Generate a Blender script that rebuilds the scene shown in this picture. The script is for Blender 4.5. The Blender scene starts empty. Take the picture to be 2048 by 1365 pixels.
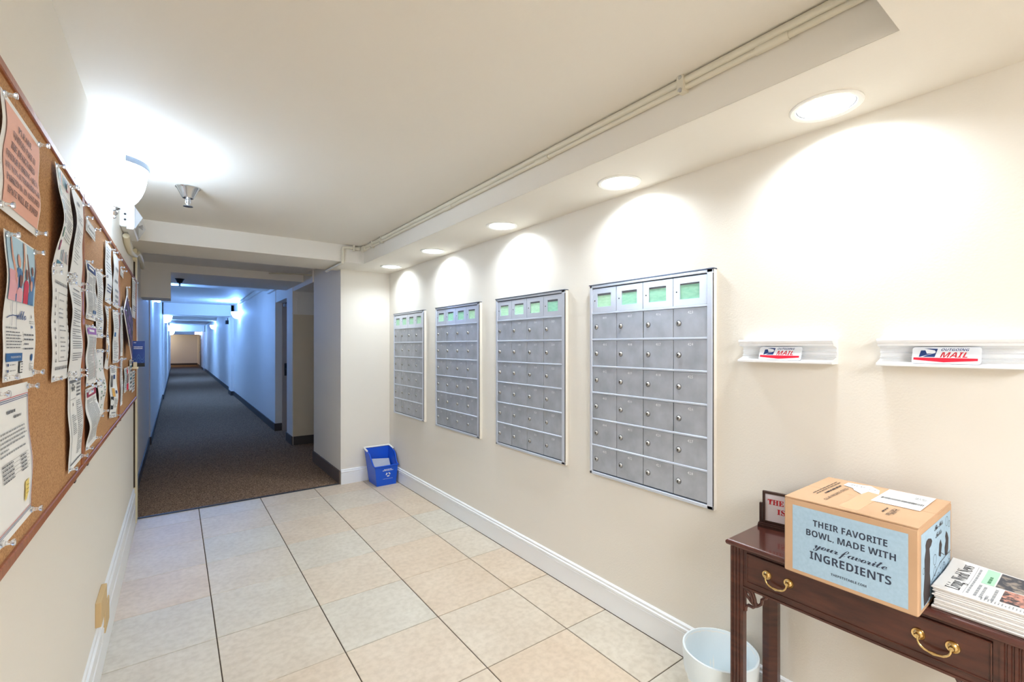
import bpy, bmesh, math, random
from mathutils import Vector, Matrix
random.seed(7)
S = bpy.context.scene
COL = S.collection

# ------------------------------------------------------------------ camera
cam = bpy.data.cameras.new('camera')
cam.sensor_fit = 'HORIZONTAL'; cam.sensor_width = 36.0
cam.lens = 918.0 / 2048.0 * 36.0
cam.shift_y = 9.5 / 2048.0
cam.clip_start = 0.02; cam.clip_end = 200
cam_ob = bpy.data.objects.new('camera', cam); COL.objects.link(cam_ob)
cam_ob.location = (0, 0, 1.36)
cam_ob.rotation_euler = (math.radians(90), 0, math.radians(-36.2))
S.camera = cam_ob

# ------------------------------------------------------------------ world, lights, exposure
world = bpy.data.worlds.new('world'); S.world = world; world.use_nodes = True
bgn = world.node_tree.nodes['Background']
bgn.inputs[0].default_value = (1.0, 0.95, 0.88, 1); bgn.inputs[1].default_value = 0.0
vs = S.view_settings
vs.view_transform = 'Standard'; vs.look = 'None'; vs.exposure = 0.78; vs.gamma = 1.0
vs.use_curve_mapping = False
S.cycles.max_bounces = 12; S.cycles.diffuse_bounces = 8
S.cycles.sample_clamp_indirect = 6.0

DOWN_Y = [0.58, 1.41, 2.35, 3.30, 4.18]
DOWN_X = 1.642
DOWN_W = 3.4
SCONCE_W = 3.5
FILL_W = 38.0  # added room fill from behind the camera
CORR_W = 54.0

def light(name, kind, loc, energy, color, size=0.1, rot=(0, 0, 0), spread=None, sy=None):
    l = bpy.data.lights.new(name, kind); l.energy = energy; l.color = color
    if kind == 'AREA':
        l.shape = 'DISK' if sy is None else 'RECTANGLE'; l.size = size
        if sy: l.size_y = sy
        if spread: l.spread = spread
    else:
        l.shadow_soft_size = size
    o = bpy.data.objects.new(name, l); COL.objects.link(o)
    o.location = loc; o.rotation_euler = rot
    return o

WARM = (1.0, 0.93, 0.80)
COOL = (0.62, 0.78, 1.0)
BLUE = (0.16, 0.38, 1.0)
# lamps of the recessed downlights (inside their cans)
for i, y in enumerate(DOWN_Y):
    light('downlight_lamp', 'AREA', (DOWN_X, y, 2.150), DOWN_W, (0.80, 0.90, 1.0), 0.10, (0, 0, 0), math.radians(150))
# added fill lamp behind the camera, to brighten the lobby
light('added_fill_lamp', 'AREA', (0.35, -1.3, 2.07), FILL_W, (0.87, 0.92, 1.0), 1.3, (0, 0, 0), None, 0.7)
# cross hall at the far end of the corridor
light('cross_hall_lamp', 'POINT', (-1.0, 38.6, 1.9), 22, (1.0, 0.84, 0.62), 0.1)

# ------------------------------------------------------------------ materials
MATS = {}
def rgb(r, g, b):
    f = lambda c: (c / 255 / 12.92) if c / 255 <= 0.04045 else ((c / 255 + 0.055) / 1.055) ** 2.4
    return (f(r), f(g), f(b), 1)
def mat(name, col, rough=0.6, metal=0.0, emit=None, es=1.0, trans=0.0, ior=1.45, spec=0.5,
        noise=None, bump=None, coat=0.0, sss=0.0):
    if name in MATS: return MATS[name]
    m = bpy.data.materials.new(name); m.use_nodes = True
    nt = m.node_tree; b = nt.nodes['Principled BSDF']
    b.inputs['Base Color'].default_value = col if len(col) == 4 else (*col, 1)
    b.inputs['Roughness'].default_value = rough
    b.inputs['Metallic'].default_value = metal
    b.inputs['IOR'].default_value = ior
    b.inputs['Specular IOR Level'].default_value = spec
    b.inputs['Transmission Weight'].default_value = trans
    b.inputs['Coat Weight'].default_value = coat
    if emit:
        b.inputs['Emission Color'].default_value = emit if len(emit) == 4 else (*emit, 1)
        b.inputs['Emission Strength'].default_value = es
    tc = None
    if noise or bump:
        tc = nt.nodes.new('ShaderNodeTexCoord')
    if noise:   # (scale, colour2, detail, lo, hi, stretch)
        sc, c2, det, lo, hi, st = noise
        mp = nt.nodes.new('ShaderNodeMapping'); mp.inputs['Scale'].default_value = st
        n = nt.nodes.new('ShaderNodeTexNoise'); n.inputs['Scale'].default_value = sc; n.inputs['Detail'].default_value = det
        r = nt.nodes.new('ShaderNodeValToRGB')
        r.color_ramp.elements[0].position = lo; r.color_ramp.elements[1].position = hi
        r.color_ramp.elements[0].color = b.inputs['Base Color'].default_value[:]
        r.color_ramp.elements[1].color = c2
        nt.links.new(tc.outputs['Object'], mp.inputs[0]); nt.links.new(mp.outputs[0], n.inputs['Vector'])
        nt.links.new(n.outputs['Fac'], r.inputs[0]); nt.links.new(r.outputs[0], b.inputs['Base Color'])
    if bump:    # (scale, strength, distance)
        n = nt.nodes.new('ShaderNodeTexNoise'); n.inputs['Scale'].default_value = bump[0]; n.inputs['Detail'].default_value = 4
        bp = nt.nodes.new('ShaderNodeBump'); bp.inputs['Strength'].default_value = bump[1]; bp.inputs['Distance'].default_value = bump[2]
        nt.links.new(tc.outputs['Object'], n.inputs['Vector']); nt.links.new(n.outputs['Fac'], bp.inputs['Height'])
        nt.links.new(bp.outputs[0], b.inputs['Normal'])
    MATS[name] = m
    return m

PAINT = mat('cream_paint', rgb(228, 223, 213), 0.62, spec=0.3, bump=(160, 0.25, 0.002))
PAINTC = mat('ceiling_paint', rgb(226, 221, 211), 0.7, spec=0.2, bump=(60, 0.2, 0.002))
CORRP = mat('corridor_paint', rgb(230, 226, 220), 0.6, spec=0.3, bump=(220, 0.2, 0.002))
TRIMW = mat('white_trim_paint', rgb(236, 238, 240), 0.35, spec=0.5)
DBASE = mat('dark_vinyl_base', rgb(66, 58, 54), 0.6)
DBASE2 = mat('carpet_base', rgb(104, 90, 82), 0.9, noise=(500, rgb(78, 66, 60), 2, 0.4, 0.6, (1, 1, 1)))
GROUT = mat('grout', rgb(62, 48, 38), 0.9)
CREAMT = mat('cream_trim', rgb(226, 214, 182), 0.5)
PIPE = mat('painted_conduit', rgb(214, 208, 190), 0.45)
CHROME = mat('chrome', rgb(205, 208, 212), 0.18, 1.0)
DKMETAL = mat('dark_metal', rgb(60, 60, 62), 0.4, 0.8)
BLACK = mat('black', rgb(18, 18, 20), 0.5)
WHITE = mat('white_plastic', rgb(240, 240, 236), 0.4)
ALU = mat('brushed_aluminium', rgb(192, 198, 208), 0.40, 0.4, noise=(30, rgb(176, 182, 192), 5, 0.35, 0.7, (1, 1, 0.25)))
ALUD = mat('door_aluminium', rgb(186, 191, 200), 0.42, 0.42, noise=(14, rgb(164, 169, 177), 6, 0.35, 0.75, (1, 1, 1)))
ALUE = mat('aluminium_edge', rgb(214, 221, 234), 0.3, 0.45)
LOCK = mat('lock_nickel', rgb(172, 170, 166), 0.32, 0.9)
GREENP = mat('green_paper', rgb(158, 222, 190), 0.8, noise=(40, rgb(126, 204, 170), 5, 0.3, 0.7, (0.4, 1, 3)))
GREENP2 = mat('pale_green_paper', rgb(186, 232, 196), 0.8, noise=(40, rgb(160, 215, 175), 5, 0.3, 0.7, (0.4, 1, 3)))
PANE = mat('clear_pane', (0.9, 0.95, 1, 1), 0.08)
ENGR = mat('engraved_number', rgb(246, 248, 250), 0.4, 0.3)
PAPER = mat('white_paper', rgb(240, 241, 240), 0.75)
INK = mat('black_ink', rgb(28, 28, 32), 0.7)
GREYINK = mat('grey_ink', rgb(154, 157, 160), 0.7)
MIDINK = mat('dark_grey_ink', rgb(112, 114, 120), 0.7)
NAVY = mat('navy_ink', rgb(28, 58, 118), 0.6)
BLUEI = mat('blue_ink', rgb(36, 98, 160), 0.6)
REDI = mat('red_ink', rgb(196, 24, 44), 0.6)
BRED = mat('bright_red_ink', rgb(232, 16, 48), 0.5)
PURP = mat('purple_ink', rgb(168, 110, 190), 0.6)
MAROON = mat('maroon_ink', rgb(160, 28, 70), 0.6)
TEAL = mat('teal_ink', rgb(70, 130, 150), 0.6)
GRNI = mat('green_ink', rgb(84, 140, 104), 0.6)
YEL = mat('yellow_ink', rgb(238, 214, 120), 0.7)
ORNG = mat('orange_ink', rgb(232, 176, 84), 0.6)
SALMON = mat('salmon_print', rgb(232, 176, 154), 0.7)
BROWNI = mat('brown_ink', rgb(74, 52, 50), 0.7)
SKIN1 = mat('print_skin_light', rgb(214, 160, 138), 0.7)
SKIN2 = mat('print_skin_dark', rgb(126, 82, 72), 0.7)
SKY = mat('print_pale_blue', rgb(176, 208, 226), 0.7)
PINKP = mat('print_pink', rgb(226, 168, 176), 0.7)
BLUSH = mat('print_denim', rgb(84, 128, 176), 0.7)
KRAFT = mat('kraft_cardboard', rgb(200, 164, 130), 0.8, noise=(6, rgb(190, 154, 120), 5, 0.3, 0.7, (1, 1, 1)))
BOXBLUE = mat('pale_blue_print', rgb(168, 196, 216), 0.7, noise=(120, rgb(160, 188, 208), 3, 0.3, 0.7, (1, 1, 1)))
WOOD = mat('mahogany', rgb(88, 48, 36), 0.28, coat=0.3, noise=(9, rgb(58, 30, 24), 6, 0.3, 0.7, (1, 1, 6)))
WOODT = mat('mahogany_top', rgb(92, 50, 42), 0.2, coat=0.4, noise=(9, rgb(70, 36, 30), 6, 0.3, 0.7, (6, 1, 1)))
BRASS = mat('brass', rgb(218, 190, 134), 0.22, 1.0)
CORK = mat('cork', rgb(196, 150, 102), 0.9, noise=(260, rgb(160, 114, 72), 6, 0.42, 0.62, (1, 1, 1)), bump=(300, 0.4, 0.002))
OAK = mat('oak_frame', rgb(168, 104, 62), 0.4, noise=(20, rgb(140, 82, 46), 5, 0.3, 0.7, (1, 8, 1)))
BLUEP = mat('blue_plastic', rgb(16, 84, 206), 0.35, spec=0.5)
CLEAR = mat('clear_plastic', (0.95, 0.96, 0.97, 1), 0.08, trans=0.85, ior=1.3)
LINER = mat('translucent_liner', rgb(226, 236, 240), 0.35, spec=0.5)
GLOW = mat('lamp_glow', (1, 1, 1, 1), 0.5, emit=(1.0, 0.97, 0.92, 1), es=9.0)
BAFFLE = mat('white_baffle', rgb(238, 240, 238), 0.5)
SHADE = mat('lit_glass_shade', (1, 1, 1, 1), 0.3, emit=(0.58, 0.76, 1.0, 1), es=36.0)
SHADEC = mat('lit_glass_shade_corridor', (1, 1, 1, 1), 0.3, emit=(0.30, 0.55, 1.0, 1), es=14.0)
def see_through(m, f):
    nt = m.node_tree; b = nt.nodes['Principled BSDF']; out = [n for n in nt.nodes if n.type == 'OUTPUT_MATERIAL'][0]
    mx = nt.nodes.new('ShaderNodeMixShader'); tr = nt.nodes.new('ShaderNodeBsdfTransparent'); mx.inputs[0].default_value = f
    nt.links.new(b.outputs[0], mx.inputs[1]); nt.links.new(tr.outputs[0], mx.inputs[2]); nt.links.new(mx.outputs[0], out.inputs[0])
see_through(PANE, 0.93); see_through(SHADE, 0.4); see_through(SHADEC, 0.55)
FILLGLOW = mat('fill_panel_glow', (1, 1, 1, 1), 0.5, emit=(1.0, 0.95, 0.85, 1), es=2.0)  # glowing panel of the added fill fixture
EXITG = mat('exit_glow', (1, 0.8, 0.85, 1), 0.5, emit=(1.0, 0.62, 0.72, 1), es=2.2)
EXITR = mat('exit_letters', (1, 0.2, 0.3, 1), 0.5, emit=(1.0, 0.85, 0.9, 1), es=4)
PHOTO1 = mat('print_photo_dark', rgb(70, 72, 80), 0.6, noise=(70, rgb(150, 140, 130), 4, 0.45, 0.6, (1, 1, 1)))
PHOTO2 = mat('print_photo_crowd', rgb(60, 60, 66), 0.6, noise=(90, rgb(196, 140, 124), 4, 0.45, 0.6, (1, 1, 1)))
MAGP = mat('magazine_cover', rgb(52, 56, 50), 0.65, spec=0.2, noise=(34, rgb(132, 96, 140), 5, 0.46, 0.62, (1, 1, 1)))
KNOBW = mat('wood_edge_wear', rgb(150, 112, 92), 0.5)

# tile material: a different tone on each tile
def tile_material():
    m = bpy.data.materials.new('beige_floor_tile'); m.use_nodes = True
    nt = m.node_tree; b = nt.nodes['Principled BSDF']; N = nt.nodes.new; L = nt.links.new
    tc = N('ShaderNodeTexCoord'); oi = N('ShaderNodeObjectInfo')
    add = N('ShaderNodeVectorMath'); add.operation = 'ADD'
    sc = N('ShaderNodeVectorMath'); sc.operation = 'SCALE'; sc.inputs['Scale'].default_value = 40
    cmb = N('ShaderNodeCombineXYZ')
    L(oi.outputs['Random'], cmb.inputs[0]); L(oi.outputs['Random'], cmb.inputs[1])
    L(cmb.outputs[0], sc.inputs[0]); L(tc.outputs['Object'], add.inputs[0]); L(sc.outputs[0], add.inputs[1])
    n1 = N('ShaderNodeTexNoise'); n1.inputs['Scale'].default_value = 4.5; n1.inputs['Detail'].default_value = 7; n1.inputs['Roughness'].default_value = 0.65
    n2 = N('ShaderNodeTexNoise'); n2.inputs['Scale'].default_value = 34; n2.inputs['Detail'].default_value = 6
    L(add.outputs[0], n1.inputs['Vector']); L(add.outputs[0], n2.inputs['Vector'])
    r = N('ShaderNodeValToRGB'); r.color_ramp.elements[0].position = 0.3; r.color_ramp.elements[1].position = 0.7
    r.color_ramp.elements[0].color = rgb(197, 180, 158); r.color_ramp.elements[1].color = rgb(217, 205, 186)
    L(n1.outputs['Fac'], r.inputs[0])
    tone = N('ShaderNodeValToRGB')
    tone.color_ramp.elements[0].color = rgb(206, 209, 200); tone.color_ramp.elements[1].color = rgb(219, 195, 168)
    e = tone.color_ramp.elements.new(0.5); e.color = rgb(214, 204, 187)
    L(oi.outputs['Random'], tone.inputs[0])
    mx = N('ShaderNodeMix'); mx.data_type = 'RGBA'; mx.inputs[0].default_value = 0.45
    L(r.outputs[0], mx.inputs[6]); L(tone.outputs[0], mx.inputs[7])
    m2 = N('ShaderNodeMix'); m2.data_type = 'RGBA'; m2.blend_type = 'MULTIPLY'; m2.inputs[0].default_value = 0.35
    r2 = N('ShaderNodeValToRGB'); r2.color_ramp.elements[0].position = 0.35; r2.color_ramp.elements[1].position = 0.6
    r2.color_ramp.elements[0].color = (0.68, 0.64, 0.58, 1); r2.color_ramp.elements[1].color = (1, 1, 1, 1)
    L(n2.outputs['Fac'], r2.inputs[0]); L(mx.outputs[2], m2.inputs[6]); L(r2.outputs[0], m2.inputs[7])
    L(m2.outputs[2], b.inputs['Base Color'])
    b.inputs['Roughness'].default_value = 0.42
    bp = N('ShaderNodeBump'); bp.inputs['Strength'].default_value = 0.15; bp.inputs['Distance'].default_value = 0.002
    L(n1.outputs['Fac'], bp.inputs['Height']); L(bp.outputs[0], b.inputs['Normal'])
    return m
TILE = tile_material()

def carpet_material():
    m = bpy.data.materials.new('brown_fleck_carpet'); m.use_nodes = True
    nt = m.node_tree; b = nt.nodes['Principled BSDF']; N = nt.nodes.new; L = nt.links.new
    tc = N('ShaderNodeTexCoord')
    n = N('ShaderNodeTexNoise'); n.inputs['Scale'].default_value = 150; n.inputs['Detail'].default_value = 3
    L(tc.outputs['Object'], n.inputs['Vector'])
    r = N('ShaderNodeValToRGB'); r.color_ramp.elements[0].position = 0.36; r.color_ramp.elements[1].position = 0.66
    r.color_ramp.elements[0].color = rgb(66, 53, 44); r.color_ramp.elements[1].color = rgb(168, 140, 116)
    L(n.outputs['Fac'], r.inputs[0]); L(r.outputs[0], b.inputs['Base Color'])
    b.inputs['Roughness'].default_value = 0.95; b.inputs['Specular IOR Level'].default_value = 0.0
    bp = N('ShaderNodeBump'); bp.inputs['Strength'].default_value = 0.5; bp.inputs['Distance'].default_value = 0.004
    L(n.outputs['Fac'], bp.inputs['Height']); L(bp.outputs[0], b.inputs['Normal'])
    return m
CARPET = carpet_material()

# ------------------------------------------------------------------ mesh builder
def wloc(o):
    v = Vector((0, 0, 0))
    while o is not None:
        v = v + o.location; o = o.parent
    return v

class M:
    def __init__(s):
        s.v = []; s.f = []; s.mi = []; s.mats = []
    def m(s, mt):
        if mt not in s.mats: s.mats.append(mt)
        return s.mats.index(mt)
    def add(s, vs_, fs, mt):
        k = len(s.v); s.v += [tuple(p) for p in vs_]; i = s.m(mt)
        for f in fs:
            s.f.append([a + k for a in f]); s.mi.append(i)
    def box(s, x0, x1, y0, y1, z0, z1, mt):
        if x0 > x1: x0, x1 = x1, x0
        if y0 > y1: y0, y1 = y1, y0
        if z0 > z1: z0, z1 = z1, z0
        s.add([(x0, y0, z0), (x1, y0, z0), (x1, y1, z0), (x0, y1, z0), (x0, y0, z1), (x1, y0, z1), (x1, y1, z1), (x0, y1, z1)],
              [(0, 3, 2, 1), (4, 5, 6, 7), (0, 1, 5, 4), (1, 2, 6, 5), (2, 3, 7, 6), (3, 0, 4, 7)], mt)
    def bbox(s, x0, x1, y0, y1, z0, z1, mt, r=0.003):
        """box with chamfered edges (24 vertices)"""
        bm = bmesh.new(); bmesh.ops.create_cube(bm, size=1.0)
        for v in bm.verts:
            v.co = Vector(((x0 + x1) / 2 + v.co.x * abs(x1 - x0), (y0 + y1) / 2 + v.co.y * abs(y1 - y0), (z0 + z1) / 2 + v.co.z * abs(z1 - z0)))
        bmesh.ops.bevel(bm, geom=bm.edges[:], offset=r, segments=1, affect='EDGES', clamp_overlap=True)
        s.addbm(bm, mt); bm.free()
    def addbm(s, bm, mt):
        bm.verts.index_update()
        s.add([v.co[:] for v in bm.verts], [[v.index for v in f.verts] for f in bm.faces], mt)
    def prism(s, pts, axis, a, b, mt):
        """closed polygon (2D) swept along axis 'x','y','z' from a to b"""
        n = len(pts)
        def P(p, t):
            if axis == 'y': return (p[0], t, p[1])
            if axis == 'x': return (t, p[0], p[1])
            return (p[0], p[1], t)
        vs_ = [P(p, a) for p in pts] + [P(p, b) for p in pts]
        fs = [(i, (i + 1) % n, (i + 1) % n + n, i + n) for i in range(n)]
        fs += [list(range(n))[::-1], list(range(n, 2 * n))]
        s.add(vs_, fs, mt)
    def tube(s, path, r, mt, n=10, caps=True):
        path = [Vector(p) for p in path]
        rs = r if isinstance(r, (list, tuple)) else [r] * len(path)
        rings = []; up = None
        for i, p in enumerate(path):
            d = (path[min(i + 1, len(path) - 1)] - path[max(i - 1, 0)]).normalized()
            if up is None:
                up = Vector((0, 0, 1)) if abs(d.z) < 0.9 else Vector((1, 0, 0))
            a = d.cross(up).normalized(); up = a.cross(d).normalized()
            rings.append([(p + (a * math.cos(2 * math.pi * k / n) + up * math.sin(2 * math.pi * k / n)) * rs[i])[:] for k in range(n)])
        vs_ = [v for rg in rings for v in rg]
        fs = []
        for i in range(len(path) - 1):
            for k in range(n):
                fs.append((i * n + k, i * n + (k + 1) % n, (i + 1) * n + (k + 1) % n, (i + 1) * n + k))
        if caps:
            fs.append(list(range(n))[::-1]); fs.append(list(range((len(path) - 1) * n, len(path) * n)))
        s.add(vs_, fs, mt)
    def lathe(s, prof, c, mt, n=24, axis='z', arc=1.0, start=0.0, sx=1.0, sy=1.0):
        """prof: list of (radius, height) about the axis through c"""
        vs_ = []; closed = arc >= 0.999; cnt = n if closed else n + 1
        for (r, h) in prof:
            for k in range(cnt):
                a = start + 2 * math.pi * arc * k / n
                u, w = r * math.cos(a) * sx, r * math.sin(a) * sy
                if axis == 'z': vs_.append((c[0] + u, c[1] + w, c[2] + h))
                elif axis == 'x': vs_.append((c[0] + h, c[1] + u, c[2] + w))
                else: vs_.append((c[0] + u, c[1] + h, c[2] + w))
        fs = []
        for i in range(len(prof) - 1):
            for k in range(n):
                k2 = (k + 1) % cnt if closed else k + 1
                fs.append((i * cnt + k, i * cnt + k2, (i + 1) * cnt + k2, (i + 1) * cnt + k))
        s.add(vs_, fs, mt)
    def build(s, name, parent=None, smooth=False, origin=None, angle=40, fix=True):
        o0 = wloc(parent) if parent is not None else Vector(origin if origin is not None else (0, 0, 0))
        me = bpy.data.meshes.new(name)
        me.from_pydata([(x - o0.x, y - o0.y, z - o0.z) for x, y, z in s.v], [], s.f)
        for mt in s.mats: me.materials.append(mt)
        me.polygons.foreach_set('material_index', s.mi)
        if fix:
            bm = bmesh.new(); bm.from_mesh(me); bmesh.ops.recalc_face_normals(bm, faces=bm.faces[:]); bm.to_mesh(me); bm.free()
        if smooth:
            me.polygons.foreach_set('use_smooth', [True] * len(me.polygons))
            try: me.set_sharp_from_angle(angle=math.radians(angle))
            except Exception: pass
        me.update()
        o = bpy.data.objects.new(name, me); COL.objects.link(o)
        if parent is not None: o.parent = parent
        else: o.location = o0
        return o

def thing(name, label, cat, loc, group=None):
    o = bpy.data.objects.new(name, None); o.empty_display_size = 0.05; COL.objects.link(o)
    o.location = loc; o['label'] = label; o['category'] = cat
    if group: o['group'] = group
    return o
def tag(o, label, cat, group=None):
    o['label'] = label; o['category'] = cat
    if group: o['group'] = group
    return o
def struct(o):
    o['kind'] = 'structure'; return o

# ------------------------------------------------------------------ text
_tc = {}
def glyphs(body, spacing=1.0, offset=0.0, shear=0.0, res=3):
    """text -> (verts2d, faces, width, height of a capital is about 0.7)"""
    key = (body, spacing, offset, shear, res)
    if key in _tc: return _tc[key]
    c = bpy.data.curves.new('t', 'FONT'); c.body = body; c.size = 1.0; c.space_character = spacing
    c.offset = offset; c.shear = shear; c.resolution_u = res; c.fill_mode = 'FRONT'
    o = bpy.data.objects.new('t', c); COL.objects.link(o)
    bpy.context.view_layer.update()
    dg = bpy.context.evaluated_depsgraph_get()
    me = o.evaluated_get(dg).to_mesh()
    vs_ = [(v.co.x, v.co.y) for v in me.vertices]; fs = [list(p.vertices) for p in me.polygons]
    o.evaluated_get(dg).to_mesh_clear()
    bpy.data.objects.remove(o); bpy.data.curves.remove(c)
    if vs_:
        x0 = min(p[0] for p in vs_); vs_ = [(p[0] - x0, p[1]) for p in vs_]
        w = max(p[0] for p in vs_)
    else: w = 0
    _tc[key] = (vs_, fs, w)
    return _tc[key]
def fancy(s_, up, lo):
    return ''.join(chr(up + ord(c) - 65) if 'A' <= c <= 'Z' else chr(lo + ord(c) - 97) if 'a' <= c <= 'z' else c for c in s_)
serif = lambda s_: fancy(s_, 0x1D400, 0x1D41A)
script = lambda s_: fancy(s_, 0x1D4D0, 0x1D4EA)
sans = lambda s_: fancy(s_, 0x1D5D4, 0x1D5EE)
black_letter = lambda s_: fancy(s_, 0x1D56C, 0x1D586)

class Surf:
    """a printable surface: f(s, t, lift) -> world point, s to the right, t downwards, both 0..1; w,h real size"""
    def __init__(self, f, w, h): self.f, self.w, self.h = f, w, h
    def text(self, m_, body, s, t, hgt, mt, width=None, align='L', spacing=1.0, offset=0.0, shear=0.0, lift=0.0006, res=3, rise=0.0):
        """hgt: cap height in metres; t: baseline"""
        vs_, fs, w = glyphs(body, spacing, offset, shear, res)
        if not vs_: return
        ky = hgt / 0.7; kx = ky if width is None else width / w
        W = w * kx
        x0 = s * self.w - (W / 2 if align == 'C' else W if align == 'R' else 0)
        m_.add([self.f((x0 + p[0] * kx) / self.w, t - p[1] * ky / self.h - rise * (x0 + p[0] * kx), lift) for p in vs_], fs, mt)
    def rect(self, m_, s0, t0, s1, t1, mt, lift=0.0005, n=1, k=1):
        vs_ = []; fs = []
        for j in range(n + 1):
            for i in range(k + 1):
                vs_.append(self.f(s0 + (s1 - s0) * i / k, t0 + (t1 - t0) * j / n, lift))
        for j in range(n):
            for i in range(k):
                a = j * (k + 1) + i; fs.append((a, a + 1, a + k + 2, a + k + 1))
        m_.add(vs_, fs, mt)
    def poly(self, m_, pts, mt, lift=0.0006):
        m_.add([self.f(a, b, lift) for a, b in pts], [list(range(len(pts)))], mt)
    def lines(self, m_, s0, s1, t0, t1, pitch, mt, thick=0.34, rag=0.15, words=True, rnd=None, lift=0.0005):
        r = rnd or random
        t = t0
        while t < t1:
            e = s1 - (s1 - s0) * rag * r.random()
            if r.random() < 0.14: e = s0 + (s1 - s0) * (0.25 + 0.4 * r.random())
            s = s0
            while s < e - 0.005:
                L = (0.03 + 0.06 * r.random()) if words else 1
                s2 = min(e, s + L)
                self.rect(m_, s, t, s2, t + pitch * thick, mt, lift)
                s = s2 + 0.012
            t += pitch

# ================================================================== STRUCTURE
XL, XR, YB, H1, ZC = -0.262, 1.798, 4.62, 2.11, 2.262

def wall(name, boxes, mt=PAINT):
    m_ = M()
    for b in boxes: m_.box(*b, mt)
    return struct(m_.build(name))

# floor slab with tiles as parts
m_ = M(); m_.box(-0.45, 2.1, -2.6, 4.648, -0.12, -0.0035, GROUT)
floor = struct(m_.build('floor'))
xs = [XL - 0.02, 0.153, 0.6073, 1.0616, 1.5159, XR + 0.02]
ys = [4.644] + [4.344 - 0.453 * k for k in range(0, 16)]
tile_cache = {}
for i in range(5):
    for j in range(len(ys) - 1):
        x0, x1, y1, y0 = xs[i] + 0.0022, xs[i + 1] - 0.0022, ys[j] - 0.0021, ys[j + 1] + 0.0021
        if y0 < -2.5: continue
        key = (round(x1 - x0, 4), round(y1 - y0, 4))
        cx, cy = (x0 + x1) / 2, (y0 + y1) / 2
        if key not in tile_cache:
            a, b = key[0] / 2, key[1] / 2; e = 0.0014
            mm = M()
            mm.add([(-a, -b, -0.01), (a, -b, -0.01), (a, b, -0.01), (-a, b, -0.01),
                    (-a, -b, -0.0016), (a, -b, -0.0016), (a, b, -0.0016), (-a, b, -0.0016),
                    (-a + e, -b + e, 0), (a - e, -b + e, 0), (a - e, b - e, 0), (-a + e, b - e, 0)],
                   [(0, 1, 5, 4), (1, 2, 6, 5), (2, 3, 7, 6), (3, 0, 4, 7), (4, 5, 9, 8), (5, 6, 10, 9), (6, 7, 11, 10), (7, 4, 8, 11), (8, 9, 10, 11)], TILE)
            ob = mm.build('tile', fix=False)
            tile_cache[key] = ob.data
        else:
            ob = bpy.data.objects.new('tile', tile_cache[key]); COL.objects.link(ob)
        ob.parent = floor
        ob.location = (cx, cy, random.uniform(-0.0003, 0.0003))

# carpeted corridor floor
m_ = M(); m_.box(-3.6, 4.2, 4.648, 41.0, -0.12, 0.004, CARPET)
carpet = m_.build('carpet'); tag(carpet, 'brown flecked carpet running down the long corridor', 'carpet'); carpet['kind'] = 'structure'
m_ = M(); m_.prism([(4.630, 0.0005), (4.634, 0.005), (4.650, 0.0075), (4.662, 0.005), (4.664, 0.0042)][::-1], 'x', -0.25, 1.30, DKMETAL)
struct(m_.build('trim_1'))

# walls of the lobby
wall('wall_left', [(-0.50, XL, -2.5, 4.66, -0.1, 2.4)])
wall('wall_right', [(XR, 2.0, -2.5, YB, -0.1, 2.4)])
wall('wall_front', [(-0.5, 2.0, -2.62, -2.5, -0.1, 2.4)])
wall('wall_back', [(1.302, 2.0, YB, 4.628, -0.1, 2.4)])
wall('wall_pillar', [(1.302, 2.4, 4.628, 5.71, -0.1, 2.4)])
wall('wall_alcove', [(2.30, 2.42, 5.71, 6.82, -0.1, 2.6), (1.29, 2.42, 5.71, 6.82, 2.104, 2.6)], CORRP)
wall('wall_pier', [(1.282, 2.42, 6.82, 7.22, -0.1, 2.6), (1.29, 2.42, 6.823, 6.825, 0, 2.1)], CORRP)
wall('wall_recess', [(2.30, 2.42, 7.22, 8.13, -0.1, 2.6), (1.285, 2.42, 7.22, 8.13, 2.05, 2.6)], CORRP)
wall('wall_corridor_right', [(1.275, 2.5, 8.13, 14.6, -0.1, 2.7), (1.21, 2.5, 14.6, 15.3, -0.1, 2.7), (1.285, 2.5, 15.3, 30.0, -0.1, 2.7),
                             (1.25, 2.5, 30.0, 30.5, -0.1, 2.7), (1.22, 2.5, 30.5, 39.8, -0.1, 2.7)], CORRP)
wall('wall_corridor_left', [(-0.6, -0.300, 4.66, 8.0, -0.1, 2.7), (-0.6, -0.285, 8.0, 14.6, -0.1, 2.7),
                            (-0.6, -0.262, 14.6, 34.0, -0.1, 2.7), (-3.4, -0.27, 33.9, 34.0, -0.1, 2.7)], CORRP)
wall('wall_far', [(-3.6, 2.5, 39.6, 39.8, -0.1, 2.7), (-3.6, -3.4, 33.9, 39.8, -0.1, 2.7)], CORRP)

# ceilings
wall('ceiling', [(-0.5, 1.40, 0.336, 4.20, ZC, 2.5)], PAINTC)
wall('ceiling_entrance', [(-0.5, 2.0, -2.62, 0.336, H1, 2.5)], PAINTC)
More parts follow.
